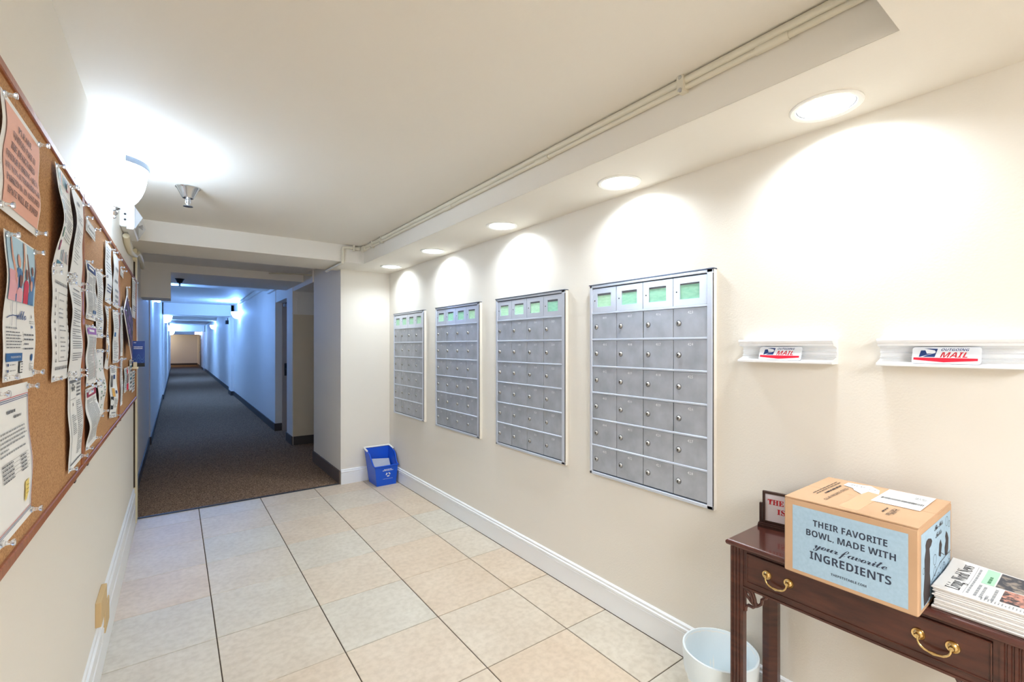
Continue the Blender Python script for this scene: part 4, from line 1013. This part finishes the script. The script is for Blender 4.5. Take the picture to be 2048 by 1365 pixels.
m_.tube([(f0[0] - 0.006, f0[1], HB - 0.004), (c0[0] - 0.006, c0[1] - 0.012, HB + 0.009), (c0[0] + 0.004, c0[1] + 0.002, HB + 0.010), (c1[0] - 0.004, c1[1] + 0.002, HB + 0.010), (c1[0] + 0.004, c1[1] - 0.012, HB + 0.009), (f1[0] + 0.004, f1[1], HB - 0.004)], 0.0085, WHITE, 10)
m_.build('handle', t, smooth=True)
m_ = M(); sf = Surf(lambda s, t_, l: tuple(Vector(binpt(s, 0, HF * (1 - t_))) - Vector((0, 0.001 + l, 0))), 0.2, HF)
sf.text(m_, 'DEPARTMENT', 0.55, 0.20, 0.007, WHITE, align='C', width=0.075, offset=0.02, res=1) if False else None
sf.lines(m_, 0.38, 0.74, 0.17, 0.18, 0.03, WHITE, 0.9, 0); sf.lines(m_, 0.32, 0.80, 0.225, 0.24, 0.03, WHITE, 0.9, 0); sf.lines(m_, 0.32, 0.80, 0.66, 0.665, 0.03, WHITE, 0.35, 0)
# three chasing arrows
for k in range(3):
    a0 = math.radians(90 + 120 * k)
    ring = []
    for q in range(6): a = a0 - math.radians(14 + 12 * q); ring.append((0.0215 * math.cos(a), 0.0215 * math.sin(a)))
    inner = []
    for q in range(6): a = a0 - math.radians(14 + 12 * q); inner.append((0.0115 * math.cos(a), 0.0115 * math.sin(a)))
    for q in range(5):
        sf.poly(m_, [(0.57 + p[0] / 0.2, 0.45 - p[1] / HF) for p in (ring[q], ring[q + 1], inner[q + 1], inner[q])], WHITE, 0.001)
    a = a0 - math.radians(74); b = a0 - math.radians(100)
    tip = [(0.0265 * math.cos(a), 0.0265 * math.sin(a)), (0.0165 * math.cos(b), 0.0165 * math.sin(b)), (0.0065 * math.cos(a), 0.0065 * math.sin(a))]
    sf.poly(m_, [(0.57 + p[0] / 0.2, 0.45 - p[1] / HF) for p in tip], WHITE, 0.001)
m_.build('recycling_mark', t, fix=False)
m_ = M(); m_.add([binpt(0.03, 0.25, 0.17), binpt(0.80, 0.10, 0.10), binpt(0.92, 0.75, 0.215), binpt(0.05, 0.8, 0.232)], [(0, 1, 2, 3)], mat('grey_paper', rgb(176, 182, 196), 0.7))
pb = m_.build('paper_sheet', origin=(1.65, 4.45, 0.17), fix=False); sm = pb.modifiers.new('thick', 'SOLIDIFY'); sm.thickness = 0.002
tag(pb, 'grey sheet of paper lying inside the blue recycling bin', 'paper')

# ================================================================== WASTE BIN
wc, wr, wh = (1.640, 0.925), 0.128, 0.225
t = thing('waste_bin', 'round white waste bin with a translucent liner beside the console table', 'waste bin', (wc[0], wc[1], 0))
m_ = M(); m_.lathe([(0.0, 0.0), (0.100, 0.0), (0.103, 0.01), (wr - 0.003, wh - 0.006), (wr - 0.006, wh - 0.004), (0.099, 0.012), (0.0, 0.010)], (wc[0], wc[1], 0), WHITE, 40); m_.build('bin_body', t, smooth=True)
m_ = M(); n = 60; prof = [(0.098, 0.014, 0), (0.108, 0.10, 0.4), (wr - 0.009, wh - 0.015, 0.5), (wr - 0.003, wh + 0.003, 0.2), (wr + 0.003, wh + 0.002, 0.2), (wr + 0.003, wh - 0.02, 0.6), (wr - 0.001, wh - 0.07, 1.3), (wr - 0.006, wh - 0.10, 2.0)]
vs_ = []
for (r, z, a) in prof:
    for k in range(n):
        an = 2 * math.pi * k / n; rr = r + 0.0012 * a * (math.sin(9 * an + 7 * z * 10) + 0.7 * math.sin(17 * an + 1)); vs_.append((wc[0] + rr * math.cos(an), wc[1] + rr * math.sin(an), z + 0.0015 * a * math.sin(5 * an)))
m_.add(vs_, [(q * n + i, q * n + (i + 1) % n, (q + 1) * n + (i + 1) % n, (q + 1) * n + i) for q in range(len(prof) - 1) for i in range(n)], LINER)
m_.build('liner', t, smooth=True, fix=False)

# ================================================================== CONSOLE TABLE
TX0, TX1, TY0, TY1, TZ = 1.472, 1.760, 0.131, 0.812, 0.720
t = thing('console_table', 'dark mahogany console table with brass drawer pulls against the right wall', 'table', ((TX0 + TX1) / 2, (TY0 + TY1) / 2, 0))
m_ = M()
def ring(x0, x1, y0, y1, z): return [(x0, y0, z), (x1, y0, z), (x1, y1, z), (x0, y1, z)]
lv = [(0.010, TZ - 0.021), (0.006, TZ - 0.019), (0.002, TZ - 0.016), (0.0, TZ - 0.010), (0.001, TZ - 0.005), (0.004, TZ - 0.002), (0.008, TZ)]
vs_ = []
for ins, z in lv: vs_ += ring(TX0 + ins, TX1 - ins, TY0 + ins, TY1 - ins, z)
m_.add(vs_, [(q * 4 + i, q * 4 + (i + 1) % 4, (q + 1) * 4 + (i + 1) % 4, (q + 1) * 4 + i) for q in range(len(lv) - 1) for i in range(4)] + [(3, 2, 1, 0), tuple(range(len(lv) * 4 - 4, len(lv) * 4))], WOODT)
m_.build('table_top', t)
LX0, LX1, LYa, LYb = 1.4865, 1.5285, 0.142, 0.802          # front legs x range, outer y faces
RX0, RX1 = 1.706, 1.748
AZ0, AZ1 = 0.573, TZ - 0.021
# legs: square with chamfered inner corner, reeded outer faces
def leg(x0, x1, y0, y1, inner, reed):
    m_ = M(); c_ = 0.020
    P = [(x0, y0), (x1, y0), (x1, y1), (x0, y1)]
    ix, iy = inner
    out = []
    for (x, y) in P:
        if (x == ix) and (y == iy):
            dx = c_ if ix == x0 else -c_; dy = c_ if iy == y0 else -c_
            idx = P.index((x, y))
            nxt = P[(idx + 1) % 4]; prv = P[idx - 1]
            a = (x + (dx if prv[0] != x else 0), y + (dy if prv[1] != y else 0)); b = (x + (dx if nxt[0] != x else 0), y + (dy if nxt[1] != y else 0))
            out += [a, b]
        else: out.append((x, y))
    if reed:   # grooves in the -x face: add notches
        new = []
        for k, (x, y) in enumerate(out):
            new.append((x, y))
            x2, y2 = out[(k + 1) % len(out)]
            if abs(x - x0) < 1e-6 and abs(x2 - x0) < 1e-6:
                sgn = 1 if y2 > y else -1
                L = abs(y2 - y)
                for g in (0.22, 0.48, 0.74):
                    yy = y + sgn * L * g
                    new += [(x0, yy - sgn * 0.0028), (x0 + 0.0028, yy - sgn * 0.0012), (x0 + 0.0028, yy + sgn * 0.0012), (x0, yy + sgn * 0.0028)]
        out = new
    m_.prism(out, 'z', 0.0, AZ1, WOOD)
    return m_.build('leg', t)
LW = 0.042
leg(LX0, LX1, LYb - LW, LYb, (LX1, LYb - LW), True)
leg(LX0, LX1, LYa, LYa + LW, (LX1, LYa + LW), True)
leg(RX0, RX1, LYb - LW, LYb, (RX0, LYb - LW), False)
leg(RX0, RX1, LYa, LYa + LW, (RX0, LYa + LW), False)
# aprons
m_ = M()
dy0, dy1, dz0, dz1 = 0.196, 0.748, 0.598, 0.690
m_.box(LX0 + 0.003, LX0 + 0.02, LYa + LW, dy0 - 0.001, AZ0, AZ1, WOOD); m_.box(LX0 + 0.003, LX0 + 0.02, dy1 + 0.001, LYb - LW, AZ0, AZ1, WOOD)
m_.box(LX0 + 0.003, LX0 + 0.02, dy0 - 0.001, dy1 + 0.001, dz1 + 0.001, AZ1, WOOD); m_.box(LX0 + 0.003, LX0 + 0.02, dy0 - 0.001, dy1 + 0.001, AZ0, dz0 - 0.001, WOOD)
m_.box(LX0 - 0.0005, LX0 + 0.004, LYa + LW, LYb - LW, AZ0, AZ0 + 0.006, WOOD)
m_.build('front_apron', t)
for y in (LYa + 0.006, LYb - 0.024):
    m_ = M(); m_.box(LX1, RX0, y, y + 0.018, AZ0, AZ1, WOOD); m_.build('side_apron', t)
m_ = M(); m_.box(RX1 - 0.024, RX1 - 0.006, LYa + LW, LYb - LW, AZ0, AZ1, WOOD); m_.build('back_apron', t)
# drawer with raised beaded edge
m_ = M(); m_.bbox(LX0 - 0.001, LX0 + 0.24 - 0.06, dy0, dy1, dz0, dz1, WOOD, 0.002)
b_ = 0.003
for bb in ((dy0, dy1, dz0, dz0 + b_), (dy0, dy1, dz1 - b_, dz1), (dy0, dy0 + b_, dz0, dz1), (dy1 - b_, dy1, dz0, dz1)): m_.bbox(LX0 - 0.004, LX0, *bb, WOOD, 0.001)
drawer = m_.build('drawer', t)
def pull(yc):
    m_ = M(); z = 0.646; x = LX0 - 0.001; hw = 0.0315
    for s_ in (-1, 1):
        m_.lathe([(0.0, -0.016), (0.0045, -0.016), (0.006, -0.013), (0.004, -0.010), (0.005, -0.006), (0.0085, -0.0045), (0.0095, -0.003), (0.0130, -0.004), (0.0142, -0.002), (0.0142, 0.0)], (x, yc + s_ * hw, z), BRASS, 22, 'x')
    pts = []
    for k in range(13):
        a = math.pi * k / 12; yy = yc - math.cos(a) * (hw - 0.001 + 0.004 * math.sin(a) ** 2); zz = z - 0.001 - 0.026 * math.sin(a) ** 0.8 if 0 < k < 12 else z - 0.001
        pts.append((x - 0.014 - 0.002 * math.sin(a), yy, zz))
    rr = [0.0024, 0.0026, 0.0028, 0.003, 0.0034, 0.0028, 0.0046, 0.0028, 0.0034, 0.003, 0.0028, 0.0026, 0.0024]
    m_.tube(pts, rr, BRASS, 10)
    m_.build('drawer_pull', drawer, smooth=True)
pull(0.653); pull(0.292)
# pierced corner brackets
def bracket(ys, sgn, x=LX0 + 0.007):
    m_ = M(); z = AZ0; k = 0.062
    def P(a, b): return (x, ys + sgn * a * k, z - b * k)
    for path in ([(0.0, 0.0), (0.12, 0.35), (0.40, 0.62), (0.62, 0.78)], [(0.30, 0.0), (0.45, 0.12), (0.55, 0.40), (0.62, 0.78)], [(0.0, 0.0), (0.30, 0.18), (0.42, 0.45), (0.40, 0.62)],
                 [(0.62, 0.60), (0.72, 0.66), (0.88, 0.50), (0.92, 0.25), (1.08, 0.12), (1.14, 0.0)], [(0.62, 0.70), (0.45, 0.86), (0.24, 0.84), (0.10, 0.96), (0.08, 1.16), (0.0, 1.22)]):
        m_.tube([P(a, b) for a, b in path], 0.0052, WOOD, 6)
    m_.box(x - 0.004, x + 0.004, ys, ys + sgn * 0.006, z - 0.075, z, WOOD)
    m_.build('corner_bracket', t, smooth=True)
bracket(LYb - LW, -1); bracket(LYa + LW, 1)

# ================================================================== SIGN ON THE TABLE
p0, p1 = Vector((1.682, 0.800, TZ)), Vector((1.722, 0.612, TZ))
dv = (p1 - p0).normalized(); nv = Vector((-dv.y * -1, dv.x * -1, 0)); nv = Vector((dv.y, -dv.x, 0))  # towards the room
if nv.x > 0: nv = -nv
t = thing('framed_sign', 'small dark wood framed sign with red letters behind the cardboard box', 'sign', tuple((p0 + p1) / 2))
L = (p1 - p0).length
def sp(a, z, d): q = p0 + dv * a + nv * d; return (q.x, q.y, TZ + z)
def sbox(m_, a0, a1, z0, z1, d0, d1, mt):
    vs_ = [sp(a, z, d) for z in (z0, z1) for (a, d) in ((a0, d0), (a1, d0), (a1, d1), (a0, d1))]
    m_.add(vs_, [(0, 3, 2, 1), (4, 5, 6, 7), (0, 1, 5, 4), (1, 2, 6, 5), (2, 3, 7, 6), (3, 0, 4, 7)], mt)
DW = mat('dark_walnut', rgb(58, 34, 28), 0.35)
m_ = M(); sbox(m_, -0.002, L, 0.0, 0.010, -0.022, 0.022, DW); sbox(m_, -0.002, L, 0.010, 0.014, -0.016, 0.016, DW)
for a in (0.0, L - 0.010): sbox(m_, a, a + 0.008, 0.010, 0.082, -0.006, 0.006, DW)
m_.build('stand', t)
m_ = M(); a0, a1 = 0.010, L - 0.012
for b in ((a0, a1, 0.014, 0.022), (a0, a1, 0.118, 0.126), (a0, a0 + 0.008, 0.022, 0.118), (a1 - 0.008, a1, 0.022, 0.118)): sbox(m_, *b, -0.005, 0.006, DW)
m_.build('frame', t)
m_ = M(); sbox(m_, a0 + 0.007, a1 - 0.007, 0.021, 0.119, -0.001, 0.001, mat('sign_card', rgb(232, 228, 238), 0.4)); card = m_.build('card', t)
m_ = M(); sf = Surf(lambda s, t_, l: sp(a0 + 0.008 + (a1 - a0 - 0.016) * s, 0.118 - 0.096 * t_, 0.001 + l), a1 - a0 - 0.016, 0.096)
sf.text(m_, serif('THE'), 0.05, 0.38, 0.018, REDI, offset=0.015, width=0.050); sf.text(m_, serif('IS'), 0.24, 0.70, 0.018, REDI, offset=0.015, width=0.026)
m_.build('lettering', card, fix=False)

# ================================================================== CARDBOARD BOX
BX0, BX1, BY0, BY1, BZ0, BZ1 = 1.405, 1.722, 0.305, 0.600, TZ + 0.0005, 0.9316
t = thing('cardboard_box', 'cardboard shipping box with pale blue printed sides on the console table', 'box', ((BX0 + BX1) / 2, (BY0 + BY1) / 2, BZ0))
m_ = M(); m_.bbox(BX0, BX1, BY0, BY1, BZ0, BZ1 - 0.004, KRAFT, 0.003); body = m_.build('carton', t)
ym = (BY0 + BY1) / 2
xm = (BX0 + BX1) / 2
for (a, b, c_, d) in ((BX0 + 0.001, xm - 0.0008, BY0 + 0.001, BY1 - 0.001), (xm + 0.0008, BX1 - 0.001, BY0 + 0.001, BY1 - 0.001)):
    m_ = M(); front = a < xm - 0.05
    # flap: slightly lifted in the middle of its outer edge
    n = 8; vs_ = []
    for zz in (BZ1 - 0.0036, BZ1 - 0.0006):
        for k in range(n + 1):
            yy = c_ + (d - c_) * k / n; lift = 0.0016 * math.sin(math.pi * k / n) * (1 + 0.5 * math.sin(k * 2.3))
            for (xx, w_) in ((a, 1.0 if front else 0), (b, 0.3)): vs_.append((xx, yy, zz + lift * w_))
    K = 2 * (n + 1)
    fs = []
    for k in range(n):
        q = 2 * k; fs.append((q, q + 1, q + 3, q + 2)); fs.append((q + K, q + K + 2, q + K + 3, q + K + 1)); fs.append((q, q + 2, q + 2 + K, q + K)); fs.append((q + 1, q + 1 + K, q + 3 + K, q + 3))
    fs.append((0, K, K + 1, 1)); fs.append((2 * n, 2 * n + 1, 2 * n + 1 + K, 2 * n + K))
    m_.add(vs_, fs, KRAFT); m_.build('flap', t)
m_ = M(); m_.box(BX0 + 0.02, BX1 - 0.02, ym - 0.022, ym + 0.022, BZ1 + 0.0008, BZ1 + 0.0011, mat('clear_tape', rgb(206, 172, 132), 0.15)); m_.build('tape', t)
# front print
m_ = M(); sf = Surf(lambda s, t_, l: (BX0 - 0.0002 - l, BY1 - (BY1 - BY0) * s, BZ1 - 0.004 - (BZ1 - 0.004 - BZ0) * t_), BY1 - BY0, BZ1 - 0.004 - BZ0)
sf.rect(m_, 0.075, 0.075, 0.935, 0.945, BOXBLUE, 0.0002)
DKI = mat('slate_ink', rgb(52, 60, 78), 0.7)
sf.text(m_, sans('THEIR FAVORITE'), 0.525, 0.292, 0.0165, DKI, align='C', width=0.163, lift=0.0006)
sf.text(m_, sans('BOWL, MADE WITH'), 0.525, 0.432, 0.0165, DKI, align='C', width=0.196, lift=0.0006)
sf.text(m_, script('your favorite'), 0.525, 0.572, 0.0195, DKI, align='C', width=0.162, spacing=0.8, lift=0.0006)
sf.text(m_, sans('INGREDIENTS'), 0.525, 0.732, 0.0205, DKI, align='C', width=0.178, lift=0.0006)
sf.text(m_, sans('THEPETSTABLE.COM'), 0.525, 0.860, 0.0058, DKI, align='C', width=0.078, lift=0.0006)
m_.build('front_print', body, fix=False)
# side print (towards the camera right)
m_ = M(); sf = Surf(lambda s, t_, l: (BX0 + (BX1 - BX0) * s, BY0 - 0.0002 - l, BZ1 - 0.004 - (BZ1 - 0.004 - BZ0) * t_), BX1 - BX0, BZ1 - 0.004 - BZ0)
sf.rect(m_, 0.055, 0.08, 0.955, 0.94, BOXBLUE, 0.0002)
BR = mat('brown_black_ink', rgb(56, 48, 50), 0.7)
dog = [(0.13, 0.93), (0.115, 0.78), (0.15, 0.55), (0.145, 0.40), (0.18, 0.30), (0.17, 0.24), (0.20, 0.20), (0.25, 0.19), (0.33, 0.22), (0.36, 0.26), (0.33, 0.30), (0.28, 0.32), (0.30, 0.45), (0.29, 0.62), (0.31, 0.72), (0.29, 0.82), (0.30, 0.89), (0.22, 0.92)]
sf.poly(m_, dog, BR, 0.0006)
cat_ = [(0.76, 0.60), (0.75, 0.50), (0.79, 0.42), (0.77, 0.36), (0.80, 0.30), (0.84, 0.34), (0.88, 0.42), (0.87, 0.55), (0.84, 0.62)]
sf.poly(m_, cat_, BR, 0.0006); sf.poly(m_, [(0.56, 0.52), (0.58, 0.38), (0.62, 0.34), (0.66, 0.42), (0.62, 0.56)], BR, 0.0006)
sf.text(m_, script('The Pets'), 0.56, 0.17, 0.013, BR, align='C', width=0.085, lift=0.0006, spacing=0.8); sf.text(m_, script('Table'), 0.56, 0.27, 0.013, BR, align='C', width=0.062, lift=0.0006, spacing=0.8)
def ringp(cx, cy, r, w_=0.0012, mt=BR):
    n = 18
    for k in range(n):
        a, b = 2 * math.pi * k / n, 2 * math.pi * (k + 1) / n
        f = lambda rr, an: (cx + rr * math.cos(an) / sf.w, cy + rr * math.sin(an) / sf.h)
        sf.poly(m_, [f(r, a), f(r, b), f(r - w_, b), f(r - w_, a)], mt, 0.0006)
for cx, cy, r in ((0.44, 0.52, 0.014), (0.44, 0.66, 0.012), (0.82, 0.18, 0.013), (0.72, 0.74, 0.016), (0.72, 0.74, 0.010), (0.90, 0.66, 0.010), (0.28, 0.97 - 0.05, 0.010), (0.90, 0.24, 0.009), (0.12, 0.52, 0.008), (0.55, 0.78, 0.012), (0.62, 0.66, 0.009)): ringp(cx, cy, r)
ringp(0.24, 0.97, 0.013); 
for a, b, c_, d in ((0.33, 0.74, 0.60, 0.62), (0.60, 0.62, 0.95, 0.60), (0.62, 0.50, 0.74, 0.58)):
    sf.poly(m_, [(a, b), (c_, d), (c_, d + 0.008), (a, b + 0.008)], BR, 0.0006)
m_.build('side_print', body, fix=False)
# printing on top: reads from the far side
m_ = M(); sf = Surf(lambda s, t_, l: (BX1 - (BX1 - BX0) * s, BY0 + (BY1 - BY0) * t_, BZ1 + 0.0012 + l), BX1 - BX0, BY1 - BY0)
sf.text(m_, 'COULD CONTAIN UP TO', 0.315, 0.728, 0.0085, BR, width=0.168, offset=0.01, lift=0.0004, res=2)
sf.text(m_, 'MEAT IS FRESH', 0.30, 0.81, 0.0062, BR, width=0.09, lift=0.0004, res=1) if False else sf.lines(m_, 0.265, 0.64, 0.780, 0.79, 0.03, BR, 0.6, 0, lift=0.0004)
sf.lines(m_, 0.16, 0.745, 0.83, 0.875, 0.028, BR, 0.3, 0.1, lift=0.0004)
m_.build('top_print', body, fix=False); m_ = M()
sf.text(m_, 'Half/Max', 0.645, 0.255, 0.014, BR, width=0.070, lift=0.0004, res=2); sf.lines(m_, 0.66, 0.80, 0.285, 0.295, 0.03, BR, 0.4, 0, lift=0.0004)
m_.build('size_print', body, fix=False)
# shipping label and a cut label (both stuck to the box)
m_ = M(); lx0, lx1, ly0, ly1 = 1.549, 1.710, 0.334, 0.438
m_.box(lx0, lx1, ly0, ly1, BZ1 + 0.0012, BZ1 + 0.0016, PAPER)
sf = Surf(lambda s, t_, l: (lx0 + (lx1 - lx0) * t_, ly1 - (ly1 - ly0) * s, BZ1 + 0.0016 + l), ly1 - ly0, lx1 - lx0)
lab = m_.build('shipping_label', t)
m_ = M(); s_ = 0.08
while s_ < 0.95:
    w_ = random.choice([0.006, 0.010, 0.016]); sf.rect(m_, s_, 0.30, s_ + w_, 0.42, INK, 0.0003); s_ += w_ + random.choice([0.006, 0.010])
sf.lines(m_, 0.10, 0.45, 0.80, 0.88, 0.05, GREYINK, 0.4, 0.2, lift=0.0003); sf.lines(m_, 0.66, 0.92, 0.66, 0.78, 0.05, INK, 0.4, 0.2, lift=0.0003)
m_.build('barcode_print', lab, fix=False)
m_ = M(); pg = [(1.650, 0.535), (1.690, 0.535), (1.694, 0.500), (1.702, 0.480), (1.671, 0.451), (1.626, 0.441), (1.634, 0.468), (1.592, 0.472), (1.618, 0.498), (1.638, 0.507)]
m_.prism(pg, 'z', BZ1 + 0.0013, BZ1 + 0.0018, PAPER); lab2 = m_.build('cut_label', t)
m_ = M(); sf2 = Surf(lambda s, t_, l: (1.690 - 0.05 * t_, 0.532 - 0.09 * s, BZ1 + 0.0019 + l), 0.09, 0.05)
sf2.text(m_, 'ZH', 0.10, 0.55, 0.012, INK, width=0.018, lift=0.0003); sf2.text(m_, '42', 0.36, 0.50, 0.010, INK, width=0.014, lift=0.0003); sf2.text(m_, '1 1', 0.66, 0.66, 0.009, INK, width=0.014, lift=0.0003)
m_.build('label_print', lab2, fix=False)

# ================================================================== NEWSPAPERS
NX0, NX1, NY0, NY1 = 1.488, 1.706, 0.020, 0.298
npap = 12; thick = 0.0046
for k in range(npap):
    z0 = TZ + 0.0004 + k * thick; top = k == npap - 1
    jx, jy = (random.uniform(-0.004, 0.004), random.uniform(-0.006, 0.002)) if not top else (0, 0.002)
    if k < 3: jy += 0.001
    m_ = M(); ns, nt2 = 10, 8
    def nf(s, t_, l, jx=jx, jy=jy, z0=z0, top=top):
        # s: 0..1 along +x (away), t: 0..1 along -y
        lift = (0.012 * max(0.0, s - 0.55) ** 2 * 4 * max(0, 1 - t_ * 2.0) if top else 0)
        return (NX0 + jx + (NX1 - NX0) * s, NY1 + jy - (NY1 - NY0) * t_, z0 + lift + l)
    vs_ = []
    for l, ins in ((0.0, 0.0015), (0.0012, 0.0), (thick - 0.0018, 0.0), (thick - 0.0006, 0.0015)):
        for j in range(nt2 + 1):
            for i in range(ns + 1):
                p = nf(i / ns, j / nt2, l); x, y, z = p
                if i == 0: x += ins
                if i == ns: x -= ins
                if j == 0: y -= ins
                if j == nt2: y += ins
                vs_.append((x, y, z))
    K = (ns + 1) * (nt2 + 1); fs = []
    for j in range(nt2):
        for i in range(ns):
            a = j * (ns + 1) + i; fs.append((a, a + 1, a + ns + 2, a + ns + 1)); fs.append((a + 3 * K, a + 3 * K + ns + 1, a + 3 * K + ns + 2, a + 3 * K + 1))
    rim = [i for i in range(ns)] + [j * (ns + 1) + ns for j in range(nt2)] + [nt2 * (ns + 1) + i for i in range(ns, 0, -1)] + [j * (ns + 1) for j in range(nt2, 0, -1)]
    for l in range(3):
        for q in range(len(rim)):
            a, b = rim[q], rim[(q + 1) % len(rim)]; fs.append((b + l * K, a + l * K, a + (l + 1) * K, b + (l + 1) * K))
    m_.add(vs_, fs, mat('newsprint', rgb(228, 226, 224), 0.8))
    words_ = ['bottom', 'second from the bottom', 'third from the bottom', 'fourth from the bottom', 'fifth from the bottom', 'sixth from the bottom', 'sixth from the top', 'fifth from the top', 'fourth from the top', 'third from the top', 'second from the top', 'top']
    o = m_.build('newspaper', origin=(NX0, NY1, z0), smooth=True, angle=30)
    tag(o, ('top newspaper of the stack on the console table, headline and colour photos showing' if top else 'folded newspaper, %s of the stack beside the cardboard box' % words_[k]), 'newspaper', 'stack of newspapers on the console table')
    if top:
        mm = M(); sf = Surf(lambda s, t_, l: nf(s, t_, thick - 0.0006 + l), NX1 - NX0, NY1 - NY0)
        sf.text(mm, serif('Living World News'), 0.5, 0.165, 0.026, INK, align='C', width=0.178, lift=0.0006)
        sf.rect(mm, 0.05, 0.19, 0.95, 0.193, GREYINK, 0.0005, k=6)
        sf.lines(mm, 0.10, 0.90, 0.205, 0.225, 0.03, GREYINK, 0.5, 0, lift=0.0005)
        sf.rect(mm, 0.52, 0.25, 0.97, 0.33, mat('mint_print', rgb(170, 214, 186), 0.7), 0.0005, k=4); sf.text(mm, 'The Towne Crier', 0.56, 0.315, 0.012, GRNI, width=0.075, lift=0.0009, res=1) if False else sf.lines(mm, 0.56, 0.90, 0.285, 0.30, 0.04, GRNI, 0.5, 0, lift=0.0009)
        sf.lines(mm, 0.08, 0.46, 0.25, 0.36, 0.034, GREYINK, 0.55, 0.1, lift=0.0005)
        sf.rect(mm, 0.52, 0.34, 0.97, 0.60, PHOTO1, 0.0005, k=4, n=4); sf.rect(mm, 0.14, 0.40, 0.50, 0.66, PHOTO2, 0.0005, k=4, n=4)
        sf.rect(mm, 0.12, 0.66, 0.50, 0.90, mat('violet_print', rgb(78, 80, 136), 0.7), 0.0005, k=3, n=3); sf.lines(mm, 0.03, 0.11, 0.3, 0.95, 0.02, GREYINK, 0.4, 0.1, lift=0.0005)
        mm.build('front_page_print', o, fix=False)
